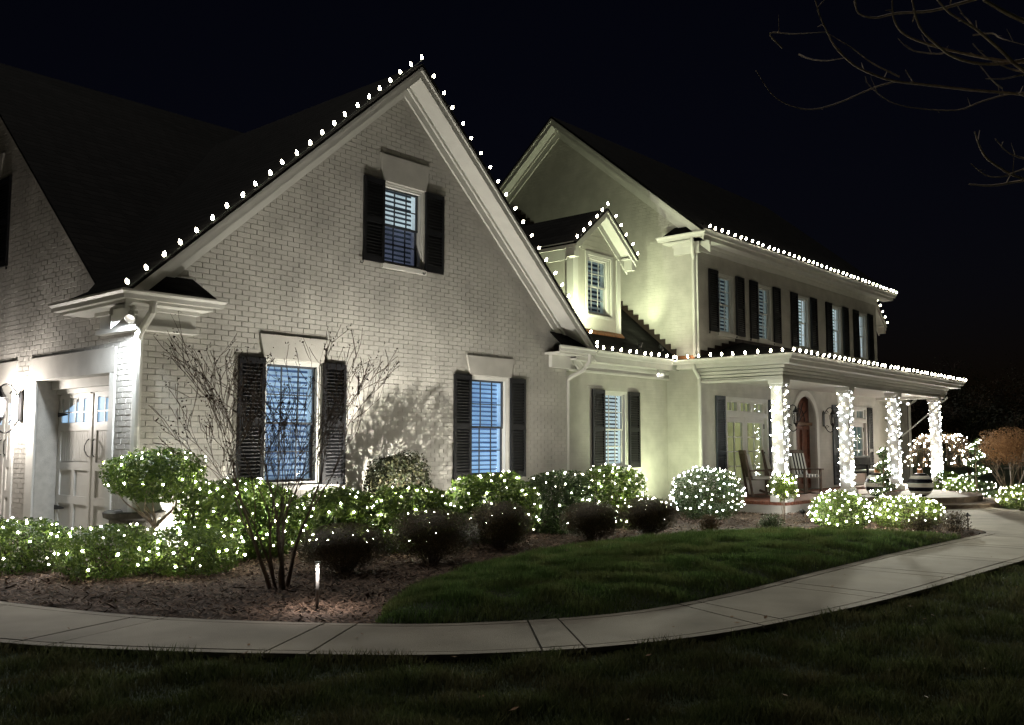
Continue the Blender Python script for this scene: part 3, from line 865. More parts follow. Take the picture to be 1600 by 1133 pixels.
# dormer
def dormer(x0, x1, yf, zroofbase, full=True):
    xc = (x0 + x1) / 2
    Td = YP(yf)
    ze, za = 5.72, 6.63
    sl = (za - ze) / 1.12
    zb = lz(yf)
    dops = [(xc - .37, xc + .50, 4.30, 5.60)] if full else [(xc - .43, xc + .43, 4.30, 5.60)]
    wall('dormer_wall', Td, [(x0, zb - .05), (x1, zb - .05), (x1, 5.85), (xc, 6.5), (x0, 5.85)], dops, M['siding'])
    window(Td, *dops[0], M['blind_dim'], M['room_dark'], sillm=False, pitch=.1)
    for (u0, u1) in ((x0, x0 + .14), (x1 - .14, x1)):
        MB(Td).box(u0, u1, zb - .03, 5.62, .002, .03).build('corner_board', M['trim'], H)
    cz = MB(Td)
    o = dops[0]
    cz.box(o[0] - .07, o[0], o[2] - .05, o[3] + .07, .002, .028).box(o[1], o[1] + .07, o[2] - .05, o[3] + .07, .002, .028).box(o[0], o[1], o[3], o[3] + .07, .002, .027).box(o[0], o[1], o[2] - .06, o[2], .002, .04)
    cz.build('window_casing', M['trim'], H)
    v = 5.68
    while v < 6.38:
        s = span([(x0, 5.6), (x1, 5.6), (x1, 5.68), (xc, 6.42), (x0, 5.68)], v + .05)
        if s and s[1] - s[0] > .1:
            MB(Td).prism([(s[0], v, .003), (s[1], v, .003), (s[1], v + .115, .003), (s[0], v + .115, .003)], (0, 0, .012)).build('siding_board', M['siding'], H)
        v += .12
    yb = lambda z: (z - 3.42) / LK + YL0
    Ts = XP(x0)
    wall('dormer_side', Ts, [(yf, zb), (yb(5.7), 5.7), (yf, 5.7)] if False else [(yf, zb - .02), (yf + .01, zb - .02), (yb(5.7), 5.7), (yf, 5.7)], [], M['siding'])
    wall('dormer_side', XP(x1), [(yf, zb - .02), (yf + .01, zb - .02), (yb(5.7), 5.7), (yf, 5.7)], [], M['siding'])
    MB().box(x0 - .03, x0 - .002, yf - .03, yf + .15, zb, 5.5).build('corner_board', M['trim'], H)
    MB().prism([(x0 - .05, yf - .05, 5.42), (x0 - .05, yf - .05, 5.66), (x0 - .05, yb(5.66), 5.66), (x0 - .05, yb(5.42), 5.42)], (.047, 0, 0)).build('frieze_board', M['trim'], H)
    MB().box(x0 - .27, x0 - .003, yf - .24, yb(5.68) - .05, 5.655, 5.68).build('soffit', M['trim'], H)
    MB().box(x1 + .003, x1 + .27, yf - .24, yb(5.68) - .05, 5.655, 5.68).build('soffit', M['trim'], H)
    MB().box(x0 - .30, x0 - .271, yf - .24, yb(5.66) - .05, 5.60, 5.73).build('fascia', M['trim'], H)
    MB().box(x1 + .271, x1 + .30, yf - .24, yb(5.66) - .05, 5.60, 5.73).build('fascia', M['trim'], H)
    yo = yf - .28
    for xe in (xc - 1.14, xc + 1.14):
        bd = rake('d', ((xe, ze), (xc, za)), yo, yf)
        bd(.04, .20, yo, yo + .03, 'rake_board', M['trim'])
        bd(.04, .09, yo - .03, yo - .001, 'rake_crown', M['trim'])
        bd(.17, .19, yo + .031, yf - .003, 'soffit', M['trim'])
        bd(.191, .36, yf - .035, yf - .003, 'frieze_board', M['trim'])
    for s_ in (-1, 1):
        xe = xc + s_ * .99
        MB().box(min(xe, xe + s_ * .16), max(xe, xe + s_ * .16), yo + .03, yf - .04, 5.42, 5.66).build('cornice_return', M['trim'], H)
    ridge_b = yb(za)
    slab('dormer_roof', [(xc - 1.17, yo - .04, ze - .02), (xc, yo - .04, za), (xc, ridge_b, za), (xc - 1.17, yb(ze), ze - .02)], t=.035)
    slab('dormer_roof', [(xc, yo - .04, za), (xc + 1.17, yo - .04, ze - .02), (xc + 1.17, yb(ze), ze - .02), (xc, ridge_b, za)], t=.035)
    MB().prism([(x0 - .03, yf - .10, lz(yf - .10) + .012), (x1 + .03, yf - .10, lz(yf - .10) + .012), (x1 + .03, yf - .03, lz(yf - .03) + .03), (x0 - .03, yf - .03, lz(yf - .03) + .03)], (0, 0, .03)).build('apron_flashing', M['copper'], H)
    return xc, ze, za, yo
DX, DZE, DZA, DYO = dormer(9.64, 11.36, .30, 3.94)

# ------------------------------------------------ main block
XM, XE, YF = 12.95, 24.3, -.79
ME, MA, MY = 6.38, 10.05, 3.25
mk = (MA - ME) / (MY + 1.15)
wall('side_wall', XP(XM), [(YF, 0), (7.3, 0), (7.3, 6.5), (MY, MA - .3), (YF, 6.42)], [], M['paint_wall'])
uw = [(13.85, 14.74), (15.91, 16.79), (18.30, 19.14), (20.64, 21.46), (22.72, 23.48)]
fops = [(a, b, 4.15, 5.60) for a, b in uw]
FD = [(14.10, 16.36), (20.92, 23.16)]
fops += [(a, b, .28, 2.64) for a, b in FD]
DC, DR, DS = 18.63, .70, 2.13
fops.append((DC - DR, DC + DR, .28, DS + DR))
wall('front_wall', YP(YF), [(XM, 0), (XE, 0), (XE, 6.2), (XM, 6.2)], fops, M['paint_wall'], rev=.2, arch=(DC, DR, DS, DS + DR))
wall('side_wall', XP(XE), [(YF, 0), (7.3, 0), (7.3, 6.5), (MY, MA - .3), (YF, 6.42)], [], M['paint_wall'])
TF = YP(YF)
for i, (a, b) in enumerate(uw):
    window(TF, a, b, 4.15, 5.60, [M['blind_dim'], M['blind_dim'], M['blind'], M['blind'], M['blind']][i], [M['room_dark'], M['room_dark'], M['room_green'], M['room_green'], M['room_dark']][i], pitch=.09)
    for u0, u1 in ((a - .43, a - .005), (b + .005, b + .43)):
        shutter(TF, u0, u1, 4.15, 5.62, M['shutter'], single=False)
for j, (a, b) in enumerate(FD):
    fr = MB(TF)
    fr.box(a, a + .09, .28, 2.64, -.14, .02).box(b - .09, b, .28, 2.64, -.14, .02).box(a + .09, b - .09, 2.56, 2.64, -.14, .019).box(a + .09, b - .09, 2.16, 2.27, -.14, .018).box(a + .09, b - .09, .28, .31, -.14, .0)
    fd = fr.build('french_door', M['trim'], H)
    n = 3
    for k in range(n):
        q0 = a + .09 + (b - a - .18) * k / n; q1 = a + .09 + (b - a - .18) * (k + 1) / n
        t = MB(TF)
        t.box(q0 + .002, q0 + .09, 2.27, 2.56, -.12, -.03).box(q1 - .09, q1 - .002, 2.27, 2.56, -.12, -.03).box(q0 + .09, q1 - .09, 2.27, 2.315, -.12, -.031).box(q0 + .09, q1 - .09, 2.515, 2.56, -.12, -.031)
        uu = (q0 + q1) / 2
        t.box(uu - .012, uu + .012, 2.315, 2.515, -.1, -.05)
        t.build('transom', M['trim'], fd)
        MB(TF).box(q0 + .09, q1 - .09, 2.315, 2.515, -.08, -.076).build('pane', M['glass'], fd)
    half = (b - a - .18) / 2
    for k in range(2):
        q0 = a + .09 + k * half + .004; q1 = q0 + half - .008
        lf = MB(TF)
        lf.box(q0, q0 + .12, .31, 2.16, -.12, -.06).box(q1 - .12, q1, .31, 2.16, -.12, -.06).box(q0 + .12, q1 - .12, 2.03, 2.16, -.12, -.061).box(q0 + .12, q1 - .12, .31, .62, -.12, -.061)
        for r_ in (1, 2, 3):
            zz = .62 + (2.03 - .62) * r_ / 4
            lf.box(q0 + .12, q1 - .12, zz - .012, zz + .012, -.11, -.07)
        uu = (q0 + q1) / 2
        lf.box(uu - .012, uu + .012, .62, 2.03, -.109, -.071)
        lf.build('door_leaf', M['trim'], fd)
        MB(TF).box(q0 + .12, q1 - .12, .62, 2.03, -.092, -.088).build('pane', M['glass'], fd)
        hx = q0 + .02 if k == 0 else q1 - .02
        for zz in (.75, 1.25, 1.95):
            MB(TF).box(hx - .012, hx + .012, zz - .06, zz + .06, -.06, -.045).build('hinge', M['iron'], fd)
        if k == 0:
            MB(TF).box(q1 - .07, q1 - .03, 1.12, 1.36, -.06, -.05).tube([(q1 - .05, 1.22, -.05), (q1 - .05, 1.22, -.01), (q1 - .15, 1.22, -.01)], .011, 5).build('door_handle', M['iron'], fd)
    rm = M['room_warm'] if j == 0 else M['room_green']
    MB(TF).box(a - .2, b + .2, .2, 2.7, -1.02, -1.0).box(a - .22, a - .2, .2, 2.7, -1.0, -.2).box(b + .2, b + .22, .2, 2.7, -1.0, -.2).box(a - .2, b + .2, .2, .26, -1.0, -.2).box(a - .2, b + .2, 2.66, 2.7, -1.0, -.2).build('room', rm, fd)
    # curtain and dark door edge inside
    cu = MB(TF); q = a + .1
    for k, (c0, c1) in enumerate(((a + .52, a + .85), (b - .55, b - .2))):
        nn = 14
        ps = [(c0 + (c1 - c0) * i / nn, .3, -.45 + .03 * (i % 2)) for i in range(nn + 1)]
        for i in range(nn):
            cu.face([ps[i], ps[i + 1], (ps[i + 1][0], 2.3, ps[i + 1][2]), (ps[i][0], 2.3, ps[i][2])])
    cu.build('curtain', M['room_warm'] if j == 0 else M['white_cloth'], fd)
    MB(TF).box(a + .22, a + .46, .3, 2.4, -.7, -.68).build('interior_door', M['black_cloth'], fd)
    shutter(TF, a - .47, a - .02, .34, 2.64, M['shutter_blue'], hooks=False, mid=.42)
    shutter(TF, b + .02, b + .42, .34, 2.64, M['shutter_blue'] if j == 0 else M['shutter'], hooks=False, mid=.42)
# arched front door
su = MB(TF)
for i in range(24):
    a0, a1 = math.pi * i / 24, math.pi * (i + 1) / 24
    q = [(DC + r_ * math.cos(a_), DS + r_ * math.sin(a_), -.02) for r_, a_ in ((DR - .02, a0), (DR + .14, a0), (DR + .14, a1), (DR - .02, a1))]
    su.prism(q, (0, 0, .06))
su.box(DC - DR - .14, DC - DR + .02, .28, DS, -.02, .04).box(DC + DR - .02, DC + DR + .14, .28, DS, -.02, .04)
su.build('door_surround', M['trim'], H)
dr = MB(TF)
dr.box(DC - DR - .02, DC + DR + .02, .28, DS + DR + .02, -.26, -.2)
fd = dr.build('front_door', M['wood_door'], H)
MB(TF).box(DC - DR, DC + DR, 2.02, 2.10, -.2, -.10).build('transom_bar', mat('lighter_oak', (.18, .10, .055), .5), fd)
for k in range(3):
    q0 = DC - DR + .03 + k * (2 * DR - .06) / 3; q1 = q0 + (2 * DR - .06) / 3 - .02
    lf = MB(TF)
    lf.box(q0, q0 + .07, .3, 2.0, -.2, -.16).box(q1 - .07, q1, .3, 2.0, -.2, -.16)
    for z0, z1 in ((.3, .42), (1.0, 1.1), (1.9, 2.0)): lf.box(q0 + .07, q1 - .07, z0, z1, -.2, -.161)
    lf.build('door_panel', M['wood_door'], fd)
ir = MB(TF)
for k in range(1, 6):
    a_ = math.pi * k / 6
    ir.tube([(DC, 2.12, -.18), (DC + .3 * math.cos(a_ + .15), DS + .33 * math.sin(a_), -.17), (DC + .62 * math.cos(a_), DS + .62 * math.sin(a_), -.18)], .012, 5)
ir.tube([(DC + .36 * math.cos(a_), DS + .36 * math.sin(a_), -.175) for a_ in np.linspace(0, math.pi, 14)], .012, 5)
ir.build('fanlight_grille', M['iron'], fd)
MB(TF).box(DC - .75, DC + .75, .24, .285, -.2, .12).build('threshold', M['stone'], fd)

# main roof, eaves
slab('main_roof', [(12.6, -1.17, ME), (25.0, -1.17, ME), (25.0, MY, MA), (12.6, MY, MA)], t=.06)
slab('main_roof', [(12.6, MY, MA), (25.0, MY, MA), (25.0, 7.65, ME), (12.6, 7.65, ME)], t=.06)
gutter('gutter', (12.6, -1.11), (25.0, -1.11), (0, -1), 6.37)
MB().box(12.66, 24.95, -1.11, YF - .002, 6.17, 6.2).build('soffit', M['trim'], H)
MB().box(12.62, 24.98, -1.11, -1.085, 6.2, 6.31).build('fascia', M['trim'], H)
MB().box(XM, XE, YF - .035, YF - .002, 5.98, 6.17).box(XM, XE, YF - .07, YF - .036, 6.1, 6.169).build('frieze_board', M['trim'], H)
for (y0, z0, y1, z1) in ((-1.15, ME, MY, MA), (7.65, ME, MY, MA)):
    def band(d0, d1, xa, xb, nm):
        q = [(y0, z0 - d0), (y1, z1 - d0), (y1, z1 - d1), (y0, z0 - d1)]
        MB().prism([(xa, y, z) for y, z in q], (xb - xa, 0, 0)).build(nm, M['trim'], H)
    band(.065, .26, 12.62, 12.65, 'rake_board')
    band(.065, .12, 12.59, 12.619, 'rake_crown')
    band(.22, .24, 12.651, 12.948, 'soffit')
    band(.241, .50, 12.91, 12.947, 'frieze_board')
    band(.241, .31, 12.87, 12.909, 'bed_moulding')
gutter('gutter', (12.66, -1.11), (12.66, .0), (-1, 0), 6.33, m0=.12, m1=.08)
MB().box(12.66, 12.948, -1.1, -.03, 6.17, 6.2).build('soffit', M['trim'], H)
MB().box(12.85, 12.947, YF - .1, -.22, 5.92, 6.17).box(12.82, 12.849, YF - .12, -.20, 6.09, 6.168).build('frieze_board', M['trim'], H)
slab('return_roof', [(12.62, -1.0, 6.34), (12.62, -.05, 6.34), (12.94, -.2, 6.6), (12.94, -1.0, 6.6)], t=.02)
MB().tube([(12.6, -.86, 6.22), (12.62, -.84, 6.08), (12.78, -.76, 5.9), (12.89, -.72, 5.8), (12.9, -.71, 5.7), (12.9, -.71, 3.5)], .042, 8).build('downspout', M['trim'], H)
MB().box(12.93, 12.953, YF - .012, YF + .1, 3.45, 5.95).build('corner_board', M['trim'], H)

# ------------------------------------------------ porch
PX0, PX1, PY = 12.95, 24.3, -2.80
fl = MB().box(12.97, 24.28, -2.80, YF - .002, .0, .20).build('porch_base', M['paint_wall'], H)
pf = MB().box(12.99, 24.26, -2.78, YF - .002, .2, .272).build('porch_floor', M['redbrick'], H)
bm_x = MB().box(0, .22, 0, .095, 0, .075).mesh('brick', M['redbrick'], bevel=.006)
bm_y = MB().box(0, .095, 0, .22, 0, .075).mesh('brick', M['redbrick'], bevel=.006)
y = -2.83
while y < YF - .1:
    inst('brick', bm_x, (12.925, y, .204 + rnd.uniform(-.002, .002)), pf); y += .106
x = 13.16
while x < 17:
    inst('brick', bm_y, (x, -2.85, .204 + rnd.uniform(-.002, .002)), pf); x += .106
for (cx_, r_, z0, z1) in ((18.63, 2.95, .0, .13), (18.63, 2.45, .13, .262)):
    st = MB(); n = 40
    arcp = [(cx_ + r_ * math.cos(a_), -2.86 + r_ * .92 * math.sin(a_), z0) for a_ in np.linspace(math.pi, 2 * math.pi, n)]
    st.prism([p for p in arcp], (0, 0, z1 - z0 - .04)).build('step', M['brownstone'], H)
    st = MB(); arcp = [(cx_ + (r_ + .03) * math.cos(a_), -2.859 + (r_ + .03) * .92 * math.sin(a_), z1 - .04) for a_ in np.linspace(math.pi, 2 * math.pi, n)]
    st.prism(arcp, (0, 0, .04)).build('step_tread', M['brownstone'], H)
MB().box(PX0, PX1, PY, YF - .003, 2.98, 3.0).build('porch_ceiling', M['trim'], H)
bmz = MB()
bmz.box(PX0, PX1, PY, PY + .27, 2.90, 3.2).box(PX0, PX0 + .27, PY + .27, YF - .003, 2.90, 3.2).box(PX1 - .27, PX1, PY + .27, YF - .003, 2.90, 3.2)
bmz.build('porch_beam', M['trim'], H)
for off, z0, z1 in ((.025, 3.0, 3.05), (.045, 3.07, 3.13), (.09, 3.15, 3.21), (.015, 2.90, 2.935)):
    MB().box(PX0 - off, PX1 + off, PY - off, PY - .001, z0, z1).box(PX0 - off, PX0 - .001, PY - .001, YF - .004, z0, z1).box(PX1 + .001, PX1 + off, PY - .001, YF - .004, z0, z1).build('cornice_moulding', M['trim'], H)
MB().box(12.70, 24.85, -3.08, PY + .05, 3.22, 3.245).box(12.70, 13.0, PY + .05, -.33, 3.22, 3.245).build('soffit', M['trim'], H)
MB().box(12.68, 24.88, -3.09, -3.06, 3.22, 3.36).box(12.68, 12.71, -3.06, -.36, 3.22, 3.36).build('fascia', M['trim'], H)
gutter('gutter', (12.68, -3.09), (24.88, -3.09), (0, -1), 3.42, m0=.12, m1=.12)
gutter('gutter', (12.68, -3.09), (12.68, -.24), (-1, 0), 3.42, m0=.12, m1=-.1)
PT = 4.0
slab('porch_roof', [(12.6, -3.19, 3.425), (24.98, -3.19, 3.425), (22.55, YF - .002, PT), (15.05, YF - .002, PT)], t=.03)
slab('porch_roof', [(12.6, -3.19, 3.425), (15.05, YF - .002, PT), (12.6, YF - .002, 3.425)], t=.03)
slab('porch_roof', [(24.98, -3.19, 3.425), (24.98, YF - .002, 3.425), (22.55, YF - .002, PT)], t=.03)
slab('porch_roof', [(12.6, YF - .003, 3.425), (12.948, YF - .003, 3.47), (12.948, -.31, 3.47), (12.6, -.31, 3.425)], t=.03)
for i in range(6):
    u0 = 13.0 + (15.05 - 13.0) * i / 6; u1 = 13.0 + (15.05 - 13.0) * (i + 1) / 6
    zz = 3.425 + (PT - 3.425) * (u1 - 12.6) / (15.05 - 12.6)
    MB().box(u0, u1 + .01, YF - .02, YF - .003, zz - .15, zz + .07).build('step_flashing', M['flash'], H)
MB().box(15.07, 22.5, YF - .02, YF - .003, PT - .02, PT + .07).build('step_flashing', M['flash'], H)
MB().box(12.93, 12.948, -.72, -.2, 3.46, 3.55).build('apron_flashing', M['copper'], H)
COLS = [13.09, 16.75, 20.13, 23.72]
CYC, CH = -2.655, .135
for cx_ in COLS:
    c = MB().box(cx_ - CH, cx_ + CH, CYC - CH, CYC + CH, .42, 2.80).build('column', M['trim'], H, bevel=.012)
    MB().box(cx_ - CH - .05, cx_ + CH + .05, CYC - CH - .05, CYC + CH + .05, .272, .40).box(cx_ - CH - .025, cx_ + CH + .025, CYC - CH - .025, CYC + CH + .025, .40, .43).build('plinth', M['trim'], c, bevel=.008)
    MB().box(cx_ - CH - .02, cx_ + CH + .02, CYC - CH - .02, CYC + CH + .02, 2.74, 2.80).box(cx_ - CH - .04, cx_ + CH + .04, CYC - CH - .04, CYC + CH + .04, 2.80, 2.898).build('capital', M['trim'], c, bevel=.008)
MB().tube([(12.63, -.82, 3.31), (12.66, -.82, 3.2), (12.86, -.81, 3.05), (12.9, -.81, 2.98), (12.9, -.81, .12)], .042, 8).build('downspout', M['trim'], H)

# right-hand wing beyond the main block, mirror of the link
wall('wing_wall', YP(.08), [(24.31, 0), (29.6, 0), (29.6, 3.25), (24.31, 3.25)], [(25.6, 26.5, 1.0, 2.66)], M['paint_wall'])
window(YP(.08), 25.6, 26.5, 1.0, 2.66, M['blind_dim'], M['room_dark'])
wall('wing_wall', XP(29.6), [(.08, 0), (5, 0), (5, 3.3), (.08, 3.3)], [], M['paint_wall'])
MB().box(24.31, 29.9, -.25, .078, 3.2, 3.24).build('soffit', M['trim'], H)
MB().box(24.31, 29.9, .035, .079, 3.0, 3.2).build('frieze_board', M['trim'], H)
gutter('gutter', (24.31, -.25), (29.95, -.25), (0, -1), 3.43)
slab('wing_roof', [(24.31, -.30, 3.42), (29.95, -.30, 3.42), (29.95, 4.8, 7.8), (24.31, 4.8, 7.8)])
MB().tube([(29.75, -.28, 3.3), (29.75, -.15, 3.1), (29.6, .0, 2.95), (29.55, .0, .1)], .05, 8).build('downspout', M['trim'], H)
D2X = dormer(25.55, 27.27, .30, 3.94, False)[0]

# ================================================================== planting
def at(px, d, z=0.0):
    """the place d metres ahead of the camera in the direction of image column px, at height z"""
    k = ((z - CAM.z) / d - FW.z) / UP.z
    return CAM + (FW + RT * ((px - 800) / 1450) + UP * k) * d

CAMV = np.array(CAM)
def lumps(D, seed, n=9, f=4.0):
    r_ = np.random.default_rng(seed); out = np.zeros(len(D))
    for k in range(n):
        w = r_.normal(0, f, 3); out += np.sin(D @ w + r_.uniform(0, 6.28))
    return out / n

def blob(c, rad, n, seed, e=2.6, lump=.12, lo=.55, zmin=.02, fq=4.0, p=.55):
    """points and outward normals filling the outer part of a lumpy rounded volume"""
    r_ = np.random.default_rng(seed)
    D = r_.normal(0, 1, (n, 3)); D /= np.linalg.norm(D, axis=1)[:, None]
    s = (np.abs(D) ** e).sum(1) ** (-1 / e)
    rho = lo + (1 - lo) * r_.uniform(0, 1, n) ** p
    sc = s * (1 + lump * 2 * lumps(D, seed, f=fq))
    Pt = np.array(c) + np.array(rad) * D * (sc * rho)[:, None]
    N = D / np.array(rad); N /= np.linalg.norm(N, axis=1)[:, None]
    k = Pt[:, 2] > zmin
    return Pt[k], N[k]

def leaves(name, Pt, N, size, mt, parent=None, aspect=.42, seed=1, upb=.25, spread=.8):
    r_ = np.random.default_rng(seed); n = len(Pt)
    nn = N + r_.normal(0, spread, (n, 3)); nn[:, 2] += upb
    nn /= np.linalg.norm(nn, axis=1)[:, None]
    t = r_.normal(0, 1, (n, 3)) + N * .6; t -= nn * (t * nn).sum(1)[:, None]
    t /= np.linalg.norm(t, axis=1)[:, None] + 1e-9
    b = np.cross(nn, t)
    L = size * r_.uniform(.6, 1.25, n)[:, None]; W = L * aspect
    drop = -nn * L * .12
    V = np.stack([Pt - t * L * .5, Pt + b * W * .5 + nn * L * .06, Pt + t * L * .5 + drop, Pt - b * W * .5 + nn * L * .06], 1).reshape(-1, 3)
    F0 = np.arange(4 * n).reshape(n, 4)
    F = np.concatenate([F0[:, [0, 1, 2]], F0[:, [0, 2, 3]]])
    return link(bpy.data.objects.new(name, fast_mesh(name, V, F, mt)), parent)

def ico_mesh(name, r_, mt, sub=1, sq=1.0):
    bm = bmesh.new(); bmesh.ops.create_icosphere(bm, subdivisions=sub, radius=r_)
    for v in bm.verts: v.co.z *= sq
    m = bpy.data.meshes.new(name); bm.to_mesh(m); bm.free(); m.materials.append(mt)
    return m
MINI = ico_mesh('bulb', .0118, M['mini'])
MINI_C = ico_mesh('bulb', .0145, M['mini_cool'])
MINI_M = ico_mesh('bulb', .0105, M['mini_mid'])
MINI_D = ico_mesh('bulb', .0095, M['mini_dim'])
MINI_S = ico_mesh('bulb', .0145, M['mini'])

def spread_points(Pt, k, seed):
    """k points of Pt, well apart"""
    r_ = np.random.default_rng(seed)
    if len(Pt) <= k: return Pt
    out = [Pt[r_.integers(len(Pt))]]
    for _ in range(k - 1):
        cand = Pt[r_.integers(0, len(Pt), 5)]
        d = np.min(np.linalg.norm(cand[:, None] - np.array(out)[None], axis=2), axis=1)
        out.append(cand[np.argmax(d)])
    return np.array(out)

def bulbs_on(root_name, label, Pt, mesh, base, wire=True, cat='light net', group='nets of small lights on the shrubs', wmat=None):
    t = thing(root_name, label, cat, base, group)
    left = list(range(len(Pt))); order = [left.pop(0)]
    while left:
        d = [np.sum((Pt[i] - Pt[order[-1]]) ** 2) for i in left]
        order.append(left.pop(int(np.argmin(d))))
    if wire:
        w = MB()
        for a, b in zip(order[:-1], order[1:]):
            if True:
                md = (Pt[a] + Pt[b]) / 2 - np.array([0, 0, .015])
                w.tube([Pt[a], md, Pt[b]], .0025, 3, cap=False)
        if w.v: w.build('wire', wmat or M['wire'], t)
    for i in order:
        k = rnd.random()
        inst('bulb', mesh if k > .5 else (MINI_M if k > .22 else MINI_D), tuple(Pt[i]), t)
    return t

def lit_dirs(c, rad, k, seed, e=2.6, lump=.12, zmin=.06, fq=4.0, back=-.25, out=1.015):
    Pt, N = blob(c, rad, 1600, seed, e, lump, lo=.999, zmin=zmin, fq=fq)
    v = CAMV - Pt; v /= np.linalg.norm(v, axis=1)[:, None]
    Pt = Pt + N * np.random.default_rng(seed).uniform(-.05, .022, (len(Pt), 1))
    k_ = ((N * v).sum(1) > back) & (N[:, 2] > -.6)
    return spread_points(Pt[k_], k, seed + 5)

def stems(parent, c, h, n, spread, mt, seed, r0=.012):
    r_ = random.Random(seed); mb = MB()
    for k in range(n):
        a = r_.uniform(0, 6.28); d = spread * r_.uniform(.3, 1)
        x1, y1 = c[0] + math.cos(a) * d, c[1] + math.sin(a) * d
        x0, y0 = c[0] + math.cos(a) * d * .2, c[1] + math.sin(a) * d * .2
        mid = ((x0 + x1) / 2 + r_.uniform(-.04, .04), (y0 + y1) / 2 + r_.uniform(-.04, .04), h * .5)
        mb.tube([(x0, y0, -.01), mid, (x1, y1, h)], [r0, r0 * .75, r0 * .4], 5, cap=False)
        for q in range(2):
            mb.tube([mid, (mid[0] + r_.uniform(-.15, .15) * spread * 3, mid[1] + r_.uniform(-.15, .15) * spread * 3, h * r_.uniform(.8, 1.05))], [r0 * .6, r0 * .25], 4, cap=False)
    mb.build('stem', mt, parent)

def shrub(name, label, px, d, w, h, mt, n, size, seed, lights=0, e=2.8, group=None, raise_=0.0, dy=None, lump=.1, net=None, mesh=None, depth_w=None, cat='shrub'):
    c = at(px, d); 
    base = (c.x, c.y, 0)
    t = thing(name, label, cat, base, group)
    rz = (h - raise_) / 2
    cen = (c.x, c.y, raise_ + rz); rad = (w / 2, (depth_w or w) / 2, rz)
    Pt, N = blob(cen, rad, n, seed, e, lump)
    leaves('leaves', Pt, N, size, mt, t, seed=seed)
    stems(t, c, h * .7, 9, w * .33, M['bark_dark'], seed)
    if lights:
        bulbs_on('light_net', net or ('small white lights strung over the ' + label), lit_dirs(cen, rad, lights, seed, e, lump), mesh or MINI, base)
    return t

HG = 'hedge shrubs strung with lights'
# low hedge at the left, along the walk
shrub('hedge_shrub', 'low lit hedge shrub at the left edge by the driveway', 28, 10.75, 1.05, .64, M['leaf'], 5500, .055, 21, 28, group=HG, net='small lights on the low hedge shrub nearest the left edge')
shrub('hedge_shrub', 'low lit hedge shrub before the garage door, second from the left', 165, 10.3, 1.05, .6, M['leaf'], 5500, .055, 22, 28, group=HG, net='small lights on the second low hedge shrub from the left')
shrub('hedge_shrub', 'low lit hedge shrub left of the bare twiggy tree', 296, 10.55, 1.05, .58, M['leaf'], 5500, .055, 23, 28, group=HG, net='small lights on the low hedge shrub left of the twiggy tree')
shrub('hedge_shrub', 'dark hedge shrub cut by the left edge behind the lit one', -60, 12.0, 1.2, .62, M['leaf_dark'], 4000, .045, 24, 14, group=HG, net='few small lights on the hedge shrub cut by the left edge')
# tall hedge along the brick wall
shrub('hedge_shrub', 'big lit laurel shrub under the window behind the twiggy tree', 372, 11.9, 1.62, 1.06, M['leaf'], 9500, .085, 31, 62, group=HG, depth_w=1.1, net='small lights on the laurel under the window behind the twiggy tree')
shrub('hedge_shrub', 'lit laurel shrub between the windows, left of the pair', 530, 12.6, 1.15, .9, M['leaf'], 6500, .085, 32, 36, group=HG, net='small lights on the left laurel of the pair between the windows')
shrub('hedge_shrub', 'lit laurel shrub between the windows, right of the pair', 642, 12.8, 1.1, .92, M['leaf'], 6500, .085, 33, 38, group=HG, net='small lights on the right laurel of the pair between the windows')
shrub('hedge_shrub', 'taller unlit shrub close against the brick wall', 620, 14.35, 1.2, 1.36, M['leaf_dusk'], 7000, .06, 34, 0, depth_w=.62, e=3.2)
shrub('hedge_shrub', 'lit laurel shrub under the blue window', 768, 14.1, 1.3, 1.07, M['leaf'], 7500, .085, 35, 46, group=HG, net='small lights on the laurel under the blue window')
shrub('hedge_shrub', 'dark laurel shrub at the far corner of the brick gable', 868, 15.4, 1.15, 1.05, M['leaf_dark'], 6500, .075, 36, 26, group=HG, net='sparse small lights on the dark laurel at the brick corner')
shrub('hedge_shrub', 'rounded lit laurel shrub under the small wing window', 958, 16.6, 1.15, 1.13, M['leaf'], 6500, .075, 37, 56, group=HG, net='small lights on the rounded laurel under the wing window')
shrub('lime_shrub', 'small lime green lit shrub before the rounded laurel', 1004, 16.3, .85, .60, M['leaf_yel'], 5000, .045, 38, 34, net='small lights on the lime green shrub')
shrub('boxwood_ball', 'large ball of boxwood wrapped in cool white lights left of the porch', 1105, 18.1, 1.36, 1.05, M['leaf_dark'], 14000, .04, 39, 105, e=2.4, lump=.04, mesh=MINI_C, net='cool white lights wrapped round the big boxwood ball')
# bronze azaleas in front
AZ = 'bronze azaleas along the lawn'
for i, (px, d, w, h, lb) in enumerate([
        (535, 10.6, .98, .56, 'dark bronze azalea behind the steel bollard light'),
        (676, 11.5, .98, .66, 'dark bronze azalea, second from the bollard'),
        (782, 12.95, .86, .66, 'dark bronze azalea before the blue window, middle of five'),
        (925, 14.0, .86, .6, 'dark bronze azalea, fourth from the bollard'),
        (1014, 14.75, .88, .62, 'dark bronze azalea nearest the boxwood ball')]):
    c = at(px, d)
    t = thing('azalea', lb, 'shrub', (c.x, c.y, 0), AZ)
    cen = (c.x, c.y, h * .60); rad = (w * .54, w * .54, h * .46)
    Pt, N = blob(cen, rad, 17000, 50 + i, 2.5, .06, lo=.45)
    leaves('leaves', Pt, N, .027, M['leaf_brown'], t, seed=50 + i)
    stems(t, c, h * .75, 16, w * .38, M['bark'], 50 + i, .011)
